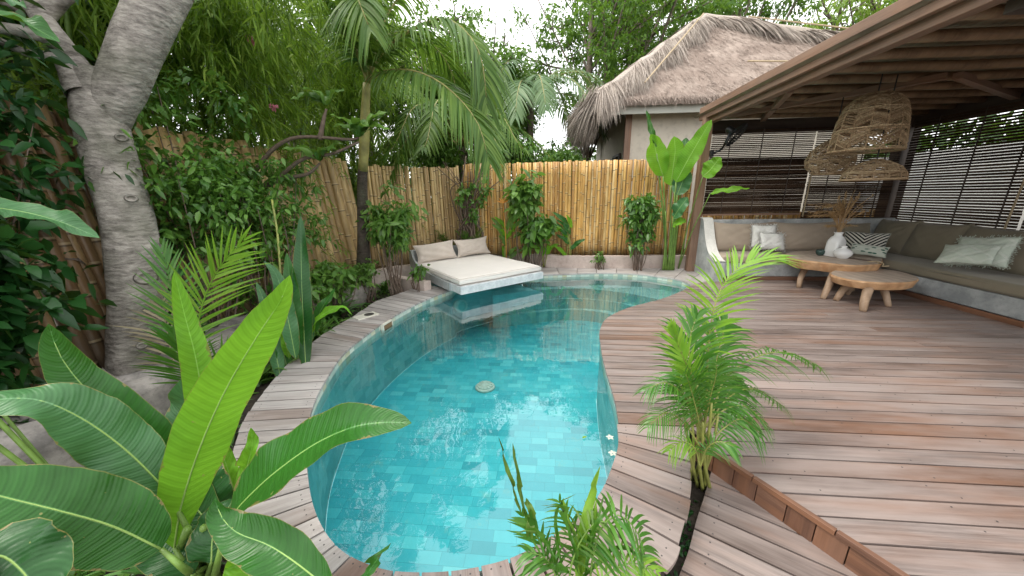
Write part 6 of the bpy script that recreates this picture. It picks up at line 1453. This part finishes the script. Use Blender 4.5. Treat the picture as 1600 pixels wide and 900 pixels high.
# ---- trees beyond
def tree(name, label, x, y, h, cr, cz, crown, seed, mat, ncl=260, per=34, leaf=.13, trunk_r=.14, lean=(0, 0), group='trees beyond the fence', clump=.42, z0=-.1, lw=.45, low=.35):
    r_ = np.random.default_rng(seed); t = plant(name, (x, y, z0), label, 'tree', group); mt = MB(); ml = MB(); top = np.array([x + lean[0], y + lean[1], h])
    trunk = crv([(x, y, z0), (x + lean[0] * .3, y + lean[1] * .3, h * .45), top], 26); trunk_surface(mt, trunk[::5], [trunk_r, trunk_r * .8, trunk_r * .5], n=12, seed=seed, amp=.05, seg=36)
    C = np.array([x + lean[0], y + lean[1], cz]); cr = np.array(cr); cents = []
    for k in range(22):
        a = r_.uniform(0, 6.28); e = r_.uniform(-.5, 1.0); tip = C + np.array([math.cos(a), math.sin(a), e]) * cr * r_.uniform(.6, .95); s = trunk[int(r_.uniform(.35, .98) * 25)]
        m_ = (s + tip) / 2 + r_.normal(size=3) * .25 + [0, 0, .2]; br = crv([s, m_, tip], 12); mt.tube(br, np.linspace(trunk_r * .32, .012, 12), 6)
        for q in range(4, 12): cents.append(br[q])
        for j in range(4):
            b = br[r_.integers(4, 11)]; e2 = b + rdir(1)[0] * cr * .3 * r_.uniform(.5, 1); tw = crv([b, (b + e2) / 2 + [0, 0, .1], e2], 6); mt.tube(tw, np.linspace(.02, .005, 6), 4); cents += [tw[2], tw[3], tw[4], tw[5]]
    cents = np.array(cents); cc = cents[r_.integers(0, len(cents), ncl)] + r_.normal(size=(ncl, 3)) * .22; cs = clump * r_.uniform(.5, 1.3, ncl); idx = np.repeat(np.arange(ncl), per)
    off = rdir(len(idx)) * rng.random((len(idx), 1)) ** .6 * cs[idx][:, None] * [1, 1, .45]
    P = cc[idx] + off; D = nz(off + rng.normal(size=off.shape) * .25 + [0, 0, -.12]); N = nz(rng.normal(size=P.shape) * .45 + [0, -.2, 1]); L = leaf * rng.uniform(.6, 1.3, len(P)); leaves(ml, P, D, N, L, L * lw, False, .2)
    mt.build('trunk', M['bark'], t, True); ml.build('crown', M[mat], t); return t
tree('broadleaf_tree', 'airy tree with thin trunk rising just left of the thatched roof', 1.5, 13.0, 7.2, (3.4, 2.4, 2.2), 7.0, 'a', 11, 'tree', 300, 34, .15, .14)
tree('broadleaf_tree', 'dark tree with a stout trunk behind the left slope of the thatched roof', 3.1, 15.0, 8.5, (3.4, 2.5, 2.3), 8.0, 'a', 12, 'tree', 330, 36, .16, .22, lean=(.5, 0))
tree('broadleaf_tree', 'dark green tree rising behind the peak of the thatched roof', 8.0, 17.5, 8.5, (4.0, 2.5, 2.6), 8.8, 'a', 13, 'tree', 420, 40, .18, .25)
tree('broadleaf_tree', 'dark green tree behind the right slope of the thatched roof', 13.5, 17.5, 8.5, (4.2, 2.5, 2.8), 8.4, 'a', 14, 'tree', 420, 40, .18, .25)
tree('broadleaf_tree', 'yellow green tree peeking above the lounge roof beam', 8.2, 11.0, 5.2, (1.9, 1.4, 1.3), 5.35, 'a', 15, 'treel', 150, 34, .12, .12)
tree('broadleaf_tree', 'dark leafy tree filling the gap behind the slender palm fronds', -3.0, 10.2, 4.6, (2.0, 1.6, 2.0), 4.3, 'a', 26, 'tree', 330, 36, .13, .14)
tree('broadleaf_tree', 'bright green tree mass between the slender palm and the sky gap', -1.6, 9.6, 4.9, (1.7, 1.4, 2.0), 4.2, 'a', 36, 'tree', 300, 34, .12, .12)
tree('broadleaf_tree', 'mid green tree low behind the orange fence left of the palm fronds', -1.8, 12.0, 3.6, (2.3, 1.6, 1.5), 3.6, 'a', 16, 'tree', 260, 34, .12, .14)
tree('broadleaf_tree', 'tall dark tree far behind the feathery bamboo', -6.5, 9.5, 5.6, (3.0, 2.4, 2.8), 5.4, 'a', 17, 'tree', 420, 40, .16, .22)
tree('broadleaf_tree', 'dark tree behind the old fence at the far left', -6.2, 4.0, 4.4, (2.0, 3.0, 2.8), 4.0, 'a', 18, 'broad', 420, 36, .16, .2)
tree('broadleaf_tree', 'shaded tree beyond the far left of the old fence', -5.2, .8, 3.6, (1.6, 2.2, 2.2), 3.0, 'a', 19, 'broad', 300, 34, .16, .2)
tree('broadleaf_tree', 'tree glimpsed in stripes through the right blinds', 9.8, 6.0, 3.8, (1.4, 2.8, 1.4), 3.6, 'a', 20, 'tree', 260, 34, .14, .16)
# distant wood all round
mb = MB(); 
for k in range(150):
    a = rad(-70 + 170 * k / 150 - 0); a = math.pi / 2 - rad(-75 + 150 * rng.random()); R_ = rng.uniform(17, 24); 
    cloud(mb, (R_ * math.cos(a), R_ * math.sin(a), rng.uniform(.5, 3.0)), (2.0, 2.0, 1.5), 7, 55, .36, .5, .9)
tag(mb.build('distant_wood', M['far']), 'far mass of trees closing the view behind fence and house', 'woodland', kind='stuff')
# ground cover in the beds
mb = MB(); n_ = 5200
P = np.concatenate([np.c_[rng.uniform(-3.3, -1.5, n_), rng.uniform(.3, 5.4, n_), np.full(n_, -.15)]])
Pm = np.array([not inside(p[:2], inset(POOL, -.62)) for p in P]) & (P[:, 0] < -1.35)
P = P[Pm]; leaves(mb, P, rdir(len(P)) * [1, 1, .3] + [0, 0, .25], np.tile([0, 0, 1.], (len(P), 1)) + rng.normal(size=(len(P), 3)) * .3, .06 * rng.uniform(.5, 1.4, len(P)), .03, True)
tag(mb.build('ground_cover', M['shrub']), 'low leafy ground cover and litter in the left planting bed', 'ground cover', kind='stuff')
